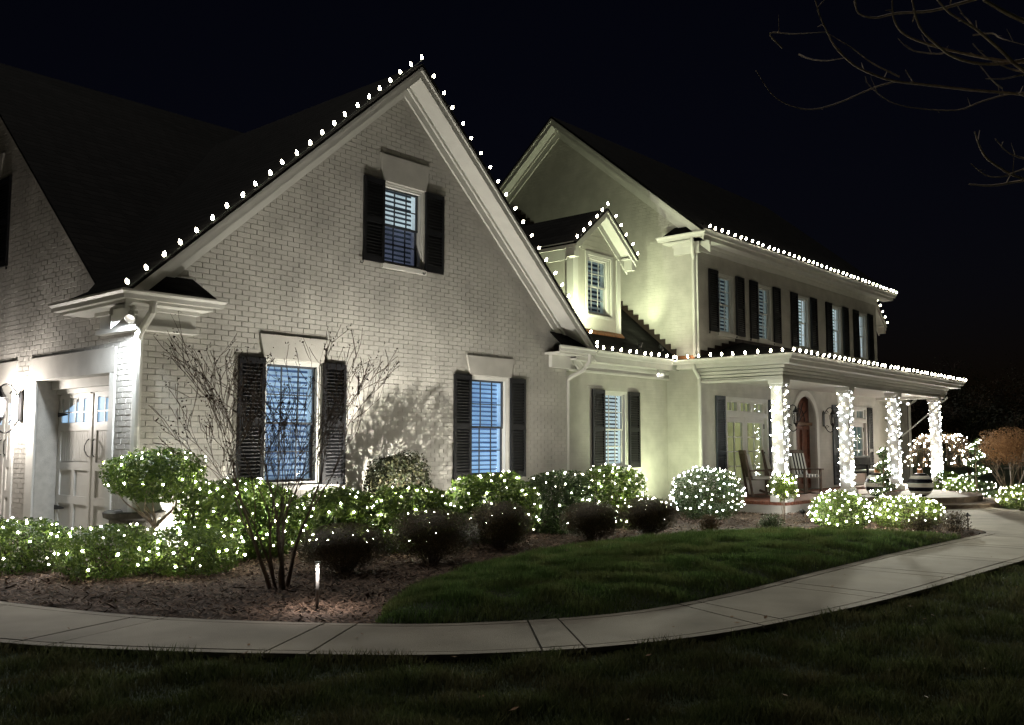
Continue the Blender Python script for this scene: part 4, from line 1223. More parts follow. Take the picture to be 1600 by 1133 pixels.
for i, (px, d, w, h, lb, mt) in enumerate([
        (1108, 15.6, .36, .34, 'tiny bronze shrub below the boxwood ball', 'leaf_red'),
        (1205, 15.6, .44, .34, 'small dark green shrub on the mulch before the porch', 'leaf_dark'),
        (1440, 15.2, .62, .36, 'low dark shrub before the lit mound hedge', 'leaf_brown'),
        (1492, 15.6, .5, .40, 'twiggy bronze shrub beside the hat path light', 'leaf_brown')]):
    c = at(px, d)
    t = thing('small_shrub', lb, 'shrub', (c.x, c.y, 0))
    Pt, N = blob((c.x, c.y, h * .5), (w / 2, w / 2, h * .5), 2200, 70 + i, 2.3, .15, lo=.2)
    leaves('leaves', Pt, N, .03, M[mt], t, seed=70 + i)
    stems(t, c, h * .8, 7, w * .3, M['bark_dark'], 70 + i, .007)
shrub('mound_shrub', 'lit mounded shrub at the corner of the lawn before the porch', 1314, 15.85, 1.0, .70, M['leaf'], 8000, .045, 81, 66, e=2.3, net='dense lights on the mound at the lawn corner', mesh=MINI_S)
shrub('mound_shrub', 'longer lit mounded shrub before the front steps', 1415, 16.4, 1.25, .60, M['leaf_yel'], 9000, .04, 82, 82, e=2.4, net='dense lights on the mound before the steps', mesh=MINI_S)
shrub('mound_shrub', 'lit round shrub beyond the path at the right edge', 1596, 21.2, 1.0, .58, M['leaf_yel'], 5000, .045, 83, 44, e=2.3, net='lights on the round shrub at the right edge', mesh=MINI_S)
shrub('mound_shrub', 'lit shrub at the foot of the right spiral topiary', 1500, 25.2, .85, .62, M['leaf'], 4500, .05, 84, 40, e=2.3, net='lights on the shrub at the foot of the right spiral', mesh=MINI_S)
shrub('mound_shrub', 'dim green shrub at the far end of the porch', 1482, 26.5, .8, .75, M['leaf'], 3500, .06, 85, 10, e=2.3, net='few lights on the dim shrub at the porch end')
shrub('mound_shrub', 'low lit ground shrub between spiral and tan tree', 1558, 24.6, .8, .28, M['leaf_dark'], 2500, .05, 86, 12, e=2.3, net='short row of lights on the ground shrub by the tan tree', mesh=MINI_S)

# ------------------------------------------------ small standard trees
def grow(mb, p, d, L, r_, depth, rr, tips, bend=.18, split=(2, 3), ang=.45, up=.15, n=5, ratio=.72, seg=4, rmin=.0):
    pts, rad = [p.copy()], [r_]
    q = p.copy(); dd = d.normalized()
    for i in range(seg):
        dd = (dd + Vector((rr.gauss(0, bend), rr.gauss(0, bend), rr.gauss(0, bend) + up * .3))).normalized()
        q = q + dd * (L / seg); pts.append(q.copy()); rad.append(max(r_ * (1 - .45 * (i + 1) / seg), rmin))
    mb.tube(pts, rad, n, cap=depth == 0)
    if depth == 0:
        tips.append((q.copy(), dd.copy())); return
    for k in range(rr.randint(*split)):
        ax = Vector((rr.gauss(0, 1), rr.gauss(0, 1), rr.gauss(0, 1))).normalized()
        nd = (Matrix.Rotation(rr.uniform(.4, 1) * ang, 3, dd.cross(ax).normalized()) @ dd)
        src = pts[-1] if k == 0 else pts[rr.randint(max(1, seg - 2), seg)]
        grow(mb, src, nd + Vector((0, 0, up)), L * ratio * rr.uniform(.75, 1.15), rad[-1] * .8, depth - 1, rr, tips, bend, split, ang, up, max(4, n - 1), ratio, seg, rmin)

def at_xy(px, d): 
    c = at(px, d); return Vector((c.x, c.y, 0))

# umbrella-shaped evergreen standard at the garage corner
c = at_xy(238, 11.25)
t = thing('standard_tree', 'small umbrella-crowned evergreen on a short trunk at the garage corner, with lights', 'tree', tuple(c))
mb = MB(); tips = []
rr = random.Random(3)
mb.tube([c, c + Vector((.01, .02, .3)), c + Vector((.02, .0, .55))], [.05, .042, .04], 8)
for k in range(6):
    a = k * 1.05 + .2
    grow(mb, c + Vector((.02, 0, .5)), Vector((math.cos(a) * .9, math.sin(a) * .9, .9)), .34, .022, 2, rr, tips, .12, (2, 2), .5, .1)
mb.build('trunk', M['bark_pale'], t)
Pt, N = blob((c.x, c.y, 1.12), (.59, .59, .33), 8000, 91, 2.1, .16, lo=.35, fq=5)
Pt2 = Pt.copy(); leaves('crown', Pt2[Pt2[:, 2] > .80], N[Pt2[:, 2] > .80], .06, M['leaf'], t, seed=91)
bulbs_on('light_net', 'scattered lights on the umbrella-crowned tree at the garage corner', lit_dirs((c.x, c.y, 1.12), (.59, .59, .33), 24, 91, 2.1, .16, fq=5), MINI, tuple(c))

# twiggy multi-stem tree before the left window
c = Vector((-.2, -3.45, 0))
t = thing('crape_myrtle', 'bare multi-stemmed tree with dry seed heads before the left window', 'tree', tuple(c))
rr = random.Random(17); tips = []; n_st = 0
for k, (ox, oy, lx, ly, Ls) in enumerate([(-.06, .03, -.34, .26, .95), (.02, -.03, .05, -.1, 1.0), (.10, .03, .30, -.2, .95), (.0, .06, -.13, .12, .98), (.06, .0, .16, .06, .98), (-.02, -.02, -.22, .05, .85), (.05, .05, .04, .2, .9)]):
    mb = MB()
    b0 = c + Vector((ox, oy, -.02))
    grow(mb, b0, Vector((lx * .5, ly * .5, 1)), .9 * Ls, .024 if k < 3 else .016, 5, rr, tips, .09, (2, 3), .60, .11, 7, .77, 4, .0028)
    mb.build('trunk', M['bark'] if k else M['bark_pale'], t)
sd = []
sn = []
for p, d in tips:
    for q in range(rr.choice((0, 0, 2, 4))):
        o = Vector((rr.gauss(0, .025), rr.gauss(0, .025), rr.gauss(0.02, .035)))
        sd.append(tuple(p + o)); sn.append((rr.gauss(0, 1), rr.gauss(0, 1), rr.gauss(0, 1)))
sn = np.array(sn); sn /= np.linalg.norm(sn, axis=1)[:, None]
leaves('seed_heads', np.array(sd), sn, .03, M['seed'], t, aspect=.55, seed=5)

# little lit standard by the porch corner
c = at_xy(1226, 18.0)
t = thing('standard_tree', 'little round-headed tree with lights at the porch corner', 'tree', tuple(c))
mb = MB(); tips = []; rr = random.Random(5)
mb.tube([c, c + Vector((.01, .01, .25)), c + Vector((0, 0, .5))], [.016, .014, .012], 6)
mb.tube([c + Vector((-.03, 0, 0)), c + Vector((-.06, .02, .25)), c + Vector((-.08, 0, .5))], [.009, .008, .006], 5)
for k in range(5): grow(mb, c + Vector((0, 0, .45)), Vector((math.cos(k * 1.3), math.sin(k * 1.3), .9)), .2, .008, 1, rr, tips)
mb.build('trunk', M['bark_pale'], t)
Pt, N = blob((c.x, c.y, .68), (.29, .29, .30), 2200, 95, 2.1, .2, lo=.25, fq=6)
leaves('crown', Pt, N, .055, M['leaf_yel'], t, seed=95)
bulbs_on('light_net', 'lights on the little round-headed tree at the porch corner', lit_dirs((c.x, c.y, .68), (.28, .28, .29), 26, 95, 2.1, .2, fq=6), MINI_S, tuple(c))

# spiral topiaries
def spiral(label, c, h, r0, turns, seed, nl, lab2, z0=.1):
    t = thing('spiral_topiary', label, 'topiary', tuple(c))
    r_ = np.random.default_rng(seed); n = 5200
    s = r_.uniform(0, 1, n) ** .8
    a = s * turns * 2 * math.pi
    R0 = r0 * (1 - s * .82)
    off = r_.uniform(-1, 1, n); tt = r_.normal(0, 1, (n, 3)) * .035
    rad_ = R0 * np.sqrt(r_.uniform(.05, 1, n))
    Pt = np.stack([c.x + np.cos(a) * rad_, c.y + np.sin(a) * rad_, c.z + z0 + s * h + .0 * off], 1) + tt
    N = np.stack([np.cos(a), np.sin(a), np.full(n, .3)], 1)
    leaves('leaves', Pt, N, .035, M['leaf_dark'], t, seed=seed)
    MB().tube([c + Vector((0, 0, -.01)), c + Vector((0, 0, z0 + h))], [.03, .008], 6).build('trunk', M['bark'], t)
    s2 = np.linspace(.02, .99, nl); a2 = s2 * turns * 2 * math.pi; R2 = r0 * (1 - s2 * .82) + .02
    Pb = np.stack([c.x + np.cos(a2) * R2, c.y + np.sin(a2) * R2, c.z + z0 + s2 * h + .03], 1) + r_.normal(0, .012, (nl, 3))
    bulbs_on('light_string', lab2, Pb, MINI_S, tuple(c), cat='light string', group='light strings on the topiaries')
    return t
c = at_xy(1383, 20.2)
sp = spiral('spiral topiary in a stone pot left of the striped balls', Vector((c.x, c.y, .32)), 1.05, .30, 3.6, 101, 44, 'lights winding up the spiral topiary by the steps', .02)
MB().lathe([(.10, 0), (.13, .02), (.16, .2), (.19, .3), (.2, .33), (.17, .33)], (c.x, c.y, 0), 18).build('pot', M['stone'], sp, smooth=True)
c = at_xy(1527, 24.4)
spiral('tall spiral topiary beyond the front path', c, 1.5, .52, 3.8, 102, 60, 'lights winding up the tall spiral topiary beyond the path')

# weeping tree with lights at the end of the porch
c = at_xy(1474, 30.5)
t = thing('weeping_tree', 'weeping tree covered with lights past the end of the porch', 'tree', tuple(c))
mb = MB(); rr = random.Random(8)
mb.tube([c, c + Vector((.05, 0, .7)), c + Vector((0, .03, 1.5))], [.08, .06, .045], 7)
Pw = []; Nw = []
for k in range(70):
    a = rr.uniform(0, 6.28); L = rr.uniform(.75, 1.18)
    pts = []
    for i in range(7):
        s_ = i / 6
        pts.append(c + Vector((math.cos(a) * L * s_ ** .8, math.sin(a) * L * s_ ** .8, 1.5 + .62 * math.sin(math.pi * min(1, s_ * 1.1) * .55) - 1.35 * s_ ** 2.4)))
    mb.tube(pts, [.018 * (1 - .8 * i / 6) for i in range(7)], 4, cap=False)
    for i in range(26):
        s_ = rr.uniform(.15, 1); j = min(5, int(s_ * 6)); f_ = s_ * 6 - j
        p = pts[j].lerp(pts[j + 1], f_)
        Pw.append(tuple(p + Vector((rr.gauss(0, .04), rr.gauss(0, .04), rr.gauss(0, .04))))); Nw.append((math.cos(a), math.sin(a), .5))
mb.build('trunk', M['bark_dark'], t)
leaves('crown', np.array(Pw), np.array(Nw), .06, M['leaf_red'], t, seed=8)
Pw = np.array(Pw); v = CAMV - Pw
kk = (np.array(Nw)[:, 0] * v[:, 0] + np.array(Nw)[:, 1] * v[:, 1]) / np.linalg.norm(v, axis=1) > -.35
bulbs_on('light_net', 'lights over the weeping tree past the porch', spread_points(Pw[kk] + np.array(Nw)[kk] * .04, 110, 9), ico_mesh('bulb', .022, M['mini']), tuple(c))

# tan-leaved little tree at the right edge
c = at_xy(1580, 26.0)
t = thing('tan_tree', 'little vase-shaped tree with dry tan leaves at the right edge', 'tree', tuple(c))
mb = MB(); tips = []; rr = random.Random(21)
for k in range(7):
    a = k * .9
    grow(mb, c + Vector((math.cos(a) * .04, math.sin(a) * .04, 0)), Vector((math.cos(a) * .5, math.sin(a) * .5, 1)), .62, .03, 2, rr, tips, .08, (2, 3), .5, .12)
mb.build('trunk', M['bark_pale'], t)
Pt, N = blob((c.x, c.y, 1.42), (.85, .85, .55), 6500, 22, 2.2, .15, lo=.3, fq=5)
leaves('crown', Pt, N, .06, M['leaf_tan'], t, seed=22)

# overhanging bare tree whose trunk stands just outside the right edge
base = at(1840, 9.6); base.z = 0
t = thing('bare_tree', 'bare branches of a tree reaching in at the upper right', 'tree', tuple(base))
def pt(px, py, d):
    return CAM + (FW + RT * ((px - 800) / 1450) - UP * ((py - 566.5) / 1450)) * d
top = pt(1830, -60, 9.6)
MB().tube([base, base.lerp(top, .35) + Vector((.05, .03, 0)), base.lerp(top, .7), top, top + Vector((-.1, .1, 1.2))], [.17, .14, .12, .1, .07], 10).build('trunk', M['bark'], t)
BR = [([(1274, 0), (1281, 25), (1293, 51), (1307, 76), (1335, 102), (1366, 117), (1400, 127), (1460, 134), (1521, 141), (1620, 150), (1740, 170)], .007, 9.0),
      ([(1181, 110), (1211, 152), (1259, 171), (1307, 162), (1363, 138), (1400, 127)], .004, 9.0),
      ([(1352, 120), (1358, 133), (1389, 158), (1431, 169), (1496, 172), (1536, 158), (1592, 145), (1660, 150)], .004, 9.1),
      ([(1291, 50), (1240, 53), (1203, 52), (1222, 75)], .0025, 9.0), ([(1318, 91), (1290, 95), (1265, 92), (1248, 85)], .003, 9.0),
      ([(1293, 52), (1330, 74), (1362, 98), (1405, 120)], .004, 8.95),
      ([(1336, 0), (1341, 20), (1366, 28), (1400, 21), (1456, 17), (1516, 1), (1600, -20), (1700, -30)], .008, 8.7),
      ([(1394, 0), (1397, 31), (1414, 54), (1456, 71), (1499, 82), (1555, 93), (1600, 97), (1700, 90)], .008, 8.6),
      ([(1403, 60), (1420, 76), (1440, 82), (1470, 84), (1478, 78)], .004, 8.6),
      ([(1425, 0), (1437, 42), (1465, 71), (1493, 90), (1535, 100), (1583, 97), (1650, 85), (1740, 80)], .009, 8.5),
      ([(1465, 0), (1485, 21), (1524, 45), (1561, 76), (1600, 110), (1660, 130), (1750, 120)], .010, 8.5),
      ([(1537, 0), (1595, 31), (1660, 50), (1760, 60)], .018, 8.6),
      ([(1523, 206), (1533, 234), (1550, 254), (1600, 280), (1680, 290), (1770, 260)], .008, 8.9),
      ([(1514, 288), (1550, 290), (1600, 282), (1680, 270), (1770, 240)], .008, 9.0), ([(1517, 256), (1541, 274), (1567, 276), (1600, 264), (1640, 255), (1700, 262)], .005, 8.9),
      ([(1555, 217), (1575, 238), (1602, 248), (1650, 255)], .005, 8.9),
      ([(1520, 68), (1540, 88), (1580, 108), (1620, 115)], .005, 8.55), ([(1533, 104), (1550, 125), (1566, 138)], .004, 8.5), ([(1600, 70), (1570, 62), (1560, 58), (1550, 52), (1520, 55)], .004, 8.55),
      ([(1540, 123), (1570, 123), (1600, 116), (1640, 110)], .005, 8.5), ([(1500, 20), (1512, 30), (1523, 44), (1530, 48)], .005, 8.5), ([(1590, 145), (1600, 150), (1640, 165)], .006, 8.8)]
for pts, r_, d in BR:
    n = len(pts); P3 = [pt(x, y, d + .5 * i / n) for i, (x, y) in enumerate(pts)]
    P3 = [Vector(p) for p in catmull([tuple(p) for p in P3], 4)]
    if pts[-1][0] > 1690: P3.append(pt(1832, pts[-1][1] + 25, 9.6))
    m_ = len(P3)
    r_ = max(r_ * 1.7, .0065); mb = MB(); mb.tube(P3, [r_ * (.5 + .9 * i / m_) for i in range(m_)], 6)
    for i in range(2, m_ - 1, 4):
        if rnd.random() < .6:
            mb.tube([P3[i], P3[i] + Vector((rnd.uniform(-.14, .1), rnd.uniform(-.06, .06), rnd.uniform(-.05, .16)))], [r_ * .6, r_ * .3], 4)
    mb.build('branch', M['branch'], t)

# dark trees far behind, to the right
for i, (px, d, h, w, lb) in enumerate([
        (1450, 60, 6.6, 6.5, 'dark leafless tree far behind the porch end'), (1495, 68, 7.8, 6, 'tall dark tree far behind, left of the gap'),
        (1560, 56, 5.5, 6.5, 'dark spreading tree far behind the tan tree'), (1625, 62, 7.4, 7, 'tall dark tree far behind at the right edge'), (1515, 44, 4.2, 5, 'lower dark thicket tree behind the spiral topiary'),
        (1590, 40, 3.4, 5, 'lower dark thicket tree behind the tan tree')]):
    c = at_xy(px, d)
    t = thing('background_tree', lb, 'tree', tuple(c), 'dark trees behind the house')
    mb = MB(); tips = []; rr = random.Random(200 + i)
    grow(mb, c, Vector((rr.uniform(-.1, .1), 0, 1)), h * .32, h * .022, 5, rr, tips, .12, (2, 4), .7, .08, 6, .76, 4, .012)
    mb.build('trunk', M['bark'], t)
    Pt, N = blob((c.x, c.y, h * .6), (w / 2, w / 2, h * .4), 2600, 300 + i, 2.2, .25, lo=.1, fq=6)
    leaves('crown', Pt, N, .16, M['leaf_dusk'], t, seed=300 + i, aspect=.5)

# ================================================================== things
# ------------------------------------------------ roofline bulbs
c9 = MB(); c9.lathe([(.005, -.002), (.013, .005), (.0205, .02), (.022, .03), (.018, .048), (.009, .066), (.002, .072)], (0, 0, .016), 8)
C9M = c9.mesh('bulb', M['c9'])
SOCK = MB().lathe([(.014, -.012), (.016, .0), (.016, .017)], (0, 0, 0), 8).mesh('socket', M['wire'])
def light_run(label, a, b, n, up, skip0=0, skip1=0, sag=.012):
    a, b = Vector(a), Vector(b)
    up = Vector(up).normalized()
    t = thing('light_string', label, 'light string', tuple(a), 'bulb strings along the roof edges')
    q = up.to_track_quat('Z', 'Y').to_euler()
    pts = []
    for i in range(n):
        p = a.lerp(b, i / (n - 1))
        pts.append(p)
        e = (q.x + rnd.uniform(-.3, .3), q.y + rnd.uniform(-.3, .3), q.z)
        p = p + Vector((rnd.uniform(-.015, .015), 0, rnd.uniform(-.012, .006)))
        inst('bulb', C9M, p, t, rot=e)
        inst('socket', SOCK, p, t, rot=e)
    w = MB(); ww = []
    for p0, p1 in zip(pts[:-1], pts[1:]):
        ww += [p0 - up * .01, (p0 + p1) / 2 - up * (.01 + sag * .5)]
    ww.append(pts[-1] - up * .01)
    w.tube(ww, .004, 4).build('wire', M['wire'], t)
ro = .045
light_run('bulb string up the left slope of the brick gable', (XL + .02, -.46, ZE + ro), (XC - .02, -.46, ZA + ro + .02), 23, (-.35, -.15, 1))
light_run('bulb string down the right slope of the brick gable', (XC + .24, -.46, ZA - .19), (XR - .05, -.46, ZE + ro + .05), 21, (.55, -.2, .9))
light_run('bulb string along the eave of the small wing below the dormer', (9.50, -.37, 3.45), (12.5, -.37, 3.45), 11, (0, -.35, 1))
light_run('bulb string along the side eave of the porch', (12.56, -.45, 3.44), (12.56, -3.0, 3.44), 10, (-.35, 0, 1))
light_run('bulb string along the front eave of the porch', (12.62, -3.21, 3.44), (24.95, -3.21, 3.44), 42, (0, -.35, 1))
light_run('bulb string along the upper front eave of the main block', (12.72, -1.23, 6.40), (24.95, -1.23, 6.40), 42, (0, -.35, 1))
light_run('bulb string up the left slope of the dormer', (DX - 1.12, DYO - .03, DZE + .05), (DX, DYO - .03, DZA + .06), 6, (-.3, -.2, 1))
light_run('bulb string down the right slope of the dormer', (DX + .24, DYO - .03, DZA - .16), (DX + 1.14, DYO - .03, DZE + .05), 5, (.5, -.2, .9))
light_run('few bulbs on the dormer peeking out behind the right end', (D2X + .24, .3 - .31, DZA - .16), (D2X + 1.14, .3 - .31, DZE + .05), 5, (.5, -.2, .9))

# lights wrapped round the porch columns
for i, (cx_, nm) in enumerate(zip(COLS, ('the first porch column, by the corner', 'the second porch column', 'the third porch column', 'the last porch column'))):
    Pc = []
    n = 92
    for k in range(n):
        z = .50 + 2.28 * (k + rnd.random() * .6) / n
        a = k * 2.399 + rnd.uniform(-.3, .3)
        ca, sa = math.cos(a), math.sin(a)
        m_ = (CH + .016) / max(abs(ca), abs(sa))
        if ca > .75 and k % 3: ca = -ca
        Pc.append((cx_ + ca * m_, CYC + sa * m_, z))
    for k in range(14):
        Pc.append((cx_ - CH - .016 + rnd.uniform(0, .2), CYC - CH - .016, .5 + k * .045 + rnd.uniform(-.01, .01)))
    t = thing('light_string', 'white lights wound round ' + nm, 'light string', (cx_, CYC, .42), 'light strings wound round the columns')
    w = MB()
    hel = []
    for k in range(150):
        a = k * .42; ca, sa = math.cos(a), math.sin(a); m_ = (CH + .006) / max(abs(ca), abs(sa))
        hel.append((cx_ + ca * m_, CYC + sa * m_, .5 + 2.28 * k / 150))
    w.tube(hel, .003, 3, cap=False).build('wire', M['wire_white'], t)
    for p in Pc: inst('bulb', MINI_C if rnd.random() > .35 else MINI_M, p, t)

# ------------------------------------------------ lamps
def spot(name, loc, target, power, size, col, rad=.04, blend=.8, parent=None):
    l = bpy.data.lights.new(name, 'SPOT'); l.energy = power; l.spot_size = R(size); l.spot_blend = blend; l.color = col; l.shadow_soft_size = rad
    o = bpy.data.objects.new(name, l)
    o.location = loc
    o.rotation_euler = (Vector(target) - Vector(loc)).to_track_quat('-Z', 'Y').to_euler()
    link(o, parent)
    return o
WARM, NEUT, GREEN, COOL = (1.0, .95, .83), (1.0, .97, .92), (.90, 1.0, .62), (.88, .95, 1.0)
def uplight(label, loc, target, power, size, col, stake=True, group='garden spotlights'):
    L = Vector(loc); d = (Vector(target) - L).normalized()
    t = thing('garden_spotlight', label, 'spotlight', (L.x, L.y, 0 if L.z < 1 else L.z - .1), group)
    b = L - d * .10
    MB().tube([b - d * .04, b + d * .01, b + d * .02, L], [.03, .034, .045, .047], 10, cap=False).tube([b - d * .045, b - d * .04], [.02, .03], 10).build('housing', M['iron'], t)
    MB().tube([L - d * .02, L - d * .016], .042, 10).build('lens', M['lamp_on'], t)
    z0 = 0 if L.z < 1 else L.z - .14
    MB().tube([(b.x, b.y, z0), (b.x, b.y, b.z)], .011, 6).build('stake', M['iron'], t)
    spot('spot_beam', tuple(L + d * .004), target, power, size, col, .035, parent=t)
uplight('spotlight close to the wall behind the umbrella tree', (.50, -.40, .18), (.50, 0.0, .75), 150, 150, WARM)
uplight('spotlight on the brick wall left of the first window', (1.35, -.8, .16), (1.2, 0, 3.4), 270, 150, WARM)
uplight('spotlight before the tall shrub at the brick wall', (3.45, -1.4, .45), (4.3, 0, 3.3), 760, 165, WARM)
uplight('spotlight before the blue window', (6.3, -1.1, .16), (5.9, 0, 4.4), 110, 150, WARM)
uplight('spotlight on the small wing by the inner corner', (11.35, -1.15, .22), (11.9, .1, 2.5), 270, 150, GREEN)
uplight('spotlight on the little wing roof aimed at the side wall', (11.4, -.22, 3.74), (12.95, .35, 5.8), 125, 130, GREEN)
uplight('spotlight on the little wing roof close to the side wall, aimed at its peak', (12.2, -.22, 3.74), (12.95, 3.2, 8.6), 270, 75, GREEN)
uplight('spotlight on the little wing roof aimed at the dormer', (9.35, -.12, 3.78), (9.9, .3, 5.2), 260, 150, GREEN)
uplight('spotlight at the porch corner by the little tree', (12.5, -3.35, .14), (12.95, -2.95, .2), 30, 100, NEUT)
uplight('spotlight at the last porch column', (23.2, -3.15, .4), (23.72, -2.7, 1.3), 80, 150, NEUT)

def flood(label, p, targets, power, col, size=140):
    P0 = Vector(p)
    t = thing('flood_light', label, 'flood light', tuple(p))
    MB().lathe([(.055, -.02), (.06, 0), (.055, .02)], tuple(P0), 12).tube([P0, P0 + Vector((0, 0, .1))], .02, 6).build('mount', M['trim'], t)
    for tg, pw in zip(targets, power):
        d = (Vector(tg) - P0).normalized()
        L = P0 + d * .14
        MB().tube([P0, P0 + d * .04, P0 + d * .06, L], [.02, .03, .045, .065], 12, cap=False).build('lamp_head', M['trim'], t)
        MB().tube([P0 + d * .07, P0 + d * .075], .042, 12).build('lens', M['lamp_on'], t)
        spot('flood_beam', tuple(L + d * .005), tg, pw, size, col, .05, parent=t)
flood('twin flood light under the eave at the garage corner', (-.22, -.22, 3.16), [(-.5, 1.6, 0), (-2.9, -2.6, 0)], (320, 130), COOL)
flood('twin flood light in the inner corner of the small wing', (12.2, -.16, 3.1), [(6.5, -5.5, 0), (10.5, -7.5, 0)], (800, 900), (.97, 1.0, .8), 84)
flood('twin flood light on the far wing past the porch', (28.2, -.40, 2.95), [(15.5, -8.0, 0), (17.5, -4.6, .4)], (4600, 2400), (1.0, .98, .82), 90)

def lantern(label, wallp, out, lit, s=1.0):
    W = Vector(wallp); O = Vector(out)
    t = thing('wall_lantern', label, 'wall lantern', tuple(wallp))
    side = Vector((0, 0, 1)).cross(O)
    C = W + O * .24 * s
    bp = MB()
    q = [W + side * (.05 * s * a) + Vector((0, 0, b * s)) for a, b in ((-1, -.17), (1, -.17), (1, .17), (0, .22), (-1, .17))]
    bp.prism([tuple(p) for p in q], tuple(O * .02)).build('back_plate', M['iron'], t)
    arm = MB()
    def scroll(z0, sg):
        pts = [W + O * .02 * s + Vector((0, 0, z0))]
        for k in range(1, 12):
            f = k / 11
            pts.append(W + O * (.02 + .24 * f) * s + Vector((0, 0, z0 + sg * (.02 + .15 * math.sin(f * math.pi * .8)) * s)))
        arm.tube(pts, .010 * s, 5)
        cc = W + O * .08 * s + Vector((0, 0, z0 + sg * .05 * s))
        arm.tube([cc + O * (.05 * s * (1 - .08 * k) * math.cos(k * .6)) + Vector((0, 0, .05 * s * (1 - .08 * k) * math.sin(k * .6))) for k in range(11)], .008 * s, 5)
    scroll(W.z * 0 + .12 * s, 1); scroll(-.14 * s, -1)
    arm.build('scroll_arm', M['iron'], t)
    MB().lathe([(.012, .26), (.02, .24), (.03, .2), (.10, .13), (.105, .12), (.09, .115)], tuple(C), 8).build('cap', M['iron'], t) if s == 1 else MB().lathe([(.012 * s, .26 * s), (.03 * s, .2 * s), (.07 * s, .14 * s), (.075 * s, .13 * s), (.07 * s, .12 * s)], tuple(C), 8).build('cap', M['iron'], t)
    MB().lathe([(.06 * s, -.12 * s), (.06 * s, -.13 * s), (.03 * s, -.16 * s), (.01 * s, -.21 * s)], tuple(C), 8).build('base', M['iron'], t)
    cg = MB()
    for k in range(6):
        a = k * math.pi / 3
        cg.tube([C + Vector((.085 * s * math.cos(a), .085 * s * math.sin(a), .115 * s)), C + Vector((.058 * s * math.cos(a), .058 * s * math.sin(a), -.12 * s))], .006 * s, 4)
    cg.build('cage', M['iron'], t)
    MB().lathe([(.056 * s, -.118 * s), (.082 * s, .113 * s)], tuple(C), 12).build('glass', M['glass_lamp'], t, smooth=True)
    if lit:
        MB().lathe([(.02, -.08), (.035, -.04), (.035, .03), (.015, .07)], tuple(C), 10).build('lamp', mat_emit('lantern_lamp', (1, .93, .85), 60), t)
        l = bpy.data.lights.new('lantern_glow', 'POINT'); l.energy = lit; l.color = (1, .92, .84); l.shadow_soft_size = .13
        o = bpy.data.objects.new('lantern_glow', l); o.location = C + Vector((0, 0, -.19 * s)) * 0 + O * 0.0 + Vector((0, 0, .0)); link(o, t)
    else:
        MB().lathe([(.012, -.10), (.014, .03), (.006, .06)], tuple(C), 8).build('candle', M['trim'], t)
lantern('lit scrolled lantern between the garage doors', (-.035, 3.66, 2.06), (-1, 0, 0), 310, 1.25)
lantern('unlit scrolled lantern left of the arched door', (17.42, YF - .005, 2.2), (0, -1, 0), 0, 1.15)
lantern('unlit scrolled lantern right of the arched door', (19.86, YF - .005, 2.2), (0, -1, 0), 0, 1.15)

# steel bollard on the mulch
B0 = Vector((-.67, -4.70, 0))
t = thing('bollard_light', 'slim lit steel bollard light on the mulch beside the walkway', 'bollard', tuple(B0))
MB().tube([B0, B0 + Vector((.0, 0, .40))], .015, 10).build('post', M['steel'], t, smooth=True)
MB().tube([B0 + Vector((0, 0, .445)), B0 + Vector((0, 0, .462))], .027, 12).build('cap', M['steel'], t)
for k in range(3):
    q = Vector((.016 * math.cos(k * 2.094 + .5), .016 * math.sin(k * 2.094 + .5), 0))
    MB().tube([B0 + q + Vector((0, 0, .40)), B0 + q + Vector((0, 0, .446))], .002, 5).build('strut', M['steel'], t)
MB().tube([B0 + Vector((0, 0, .4435)), B0 + Vector((0, 0, .4445))], .02, 10).build('lens', mat_emit('bollard_lens', (1, .9, .8), 9), t)
l = bpy.data.lights.new('bollard_glow', 'SPOT'); l.energy = 28; l.color = (1, .87, .78); l.spot_size = R(150); l.spot_blend = .9; l.shadow_soft_size = .012
o = bpy.data.objects.new('bollard_glow', l); o.location = B0 + Vector((0, 0, .440)); link(o, t)
# hat path light
B1 = at_xy(1513, 15.7)
t = thing('path_light', 'black hat-shaped path light at the tip of the bed', 'path light', tuple(B1))
MB().tube([B1, B1 + Vector((0, 0, .30))], .009, 6).build('post', M['iron'], t)
MB().lathe([(.055, .29), (.06, .295), (.02, .325), (.012, .345), (.004, .35)], tuple(B1), 14).build('hat', M['iron'], t)

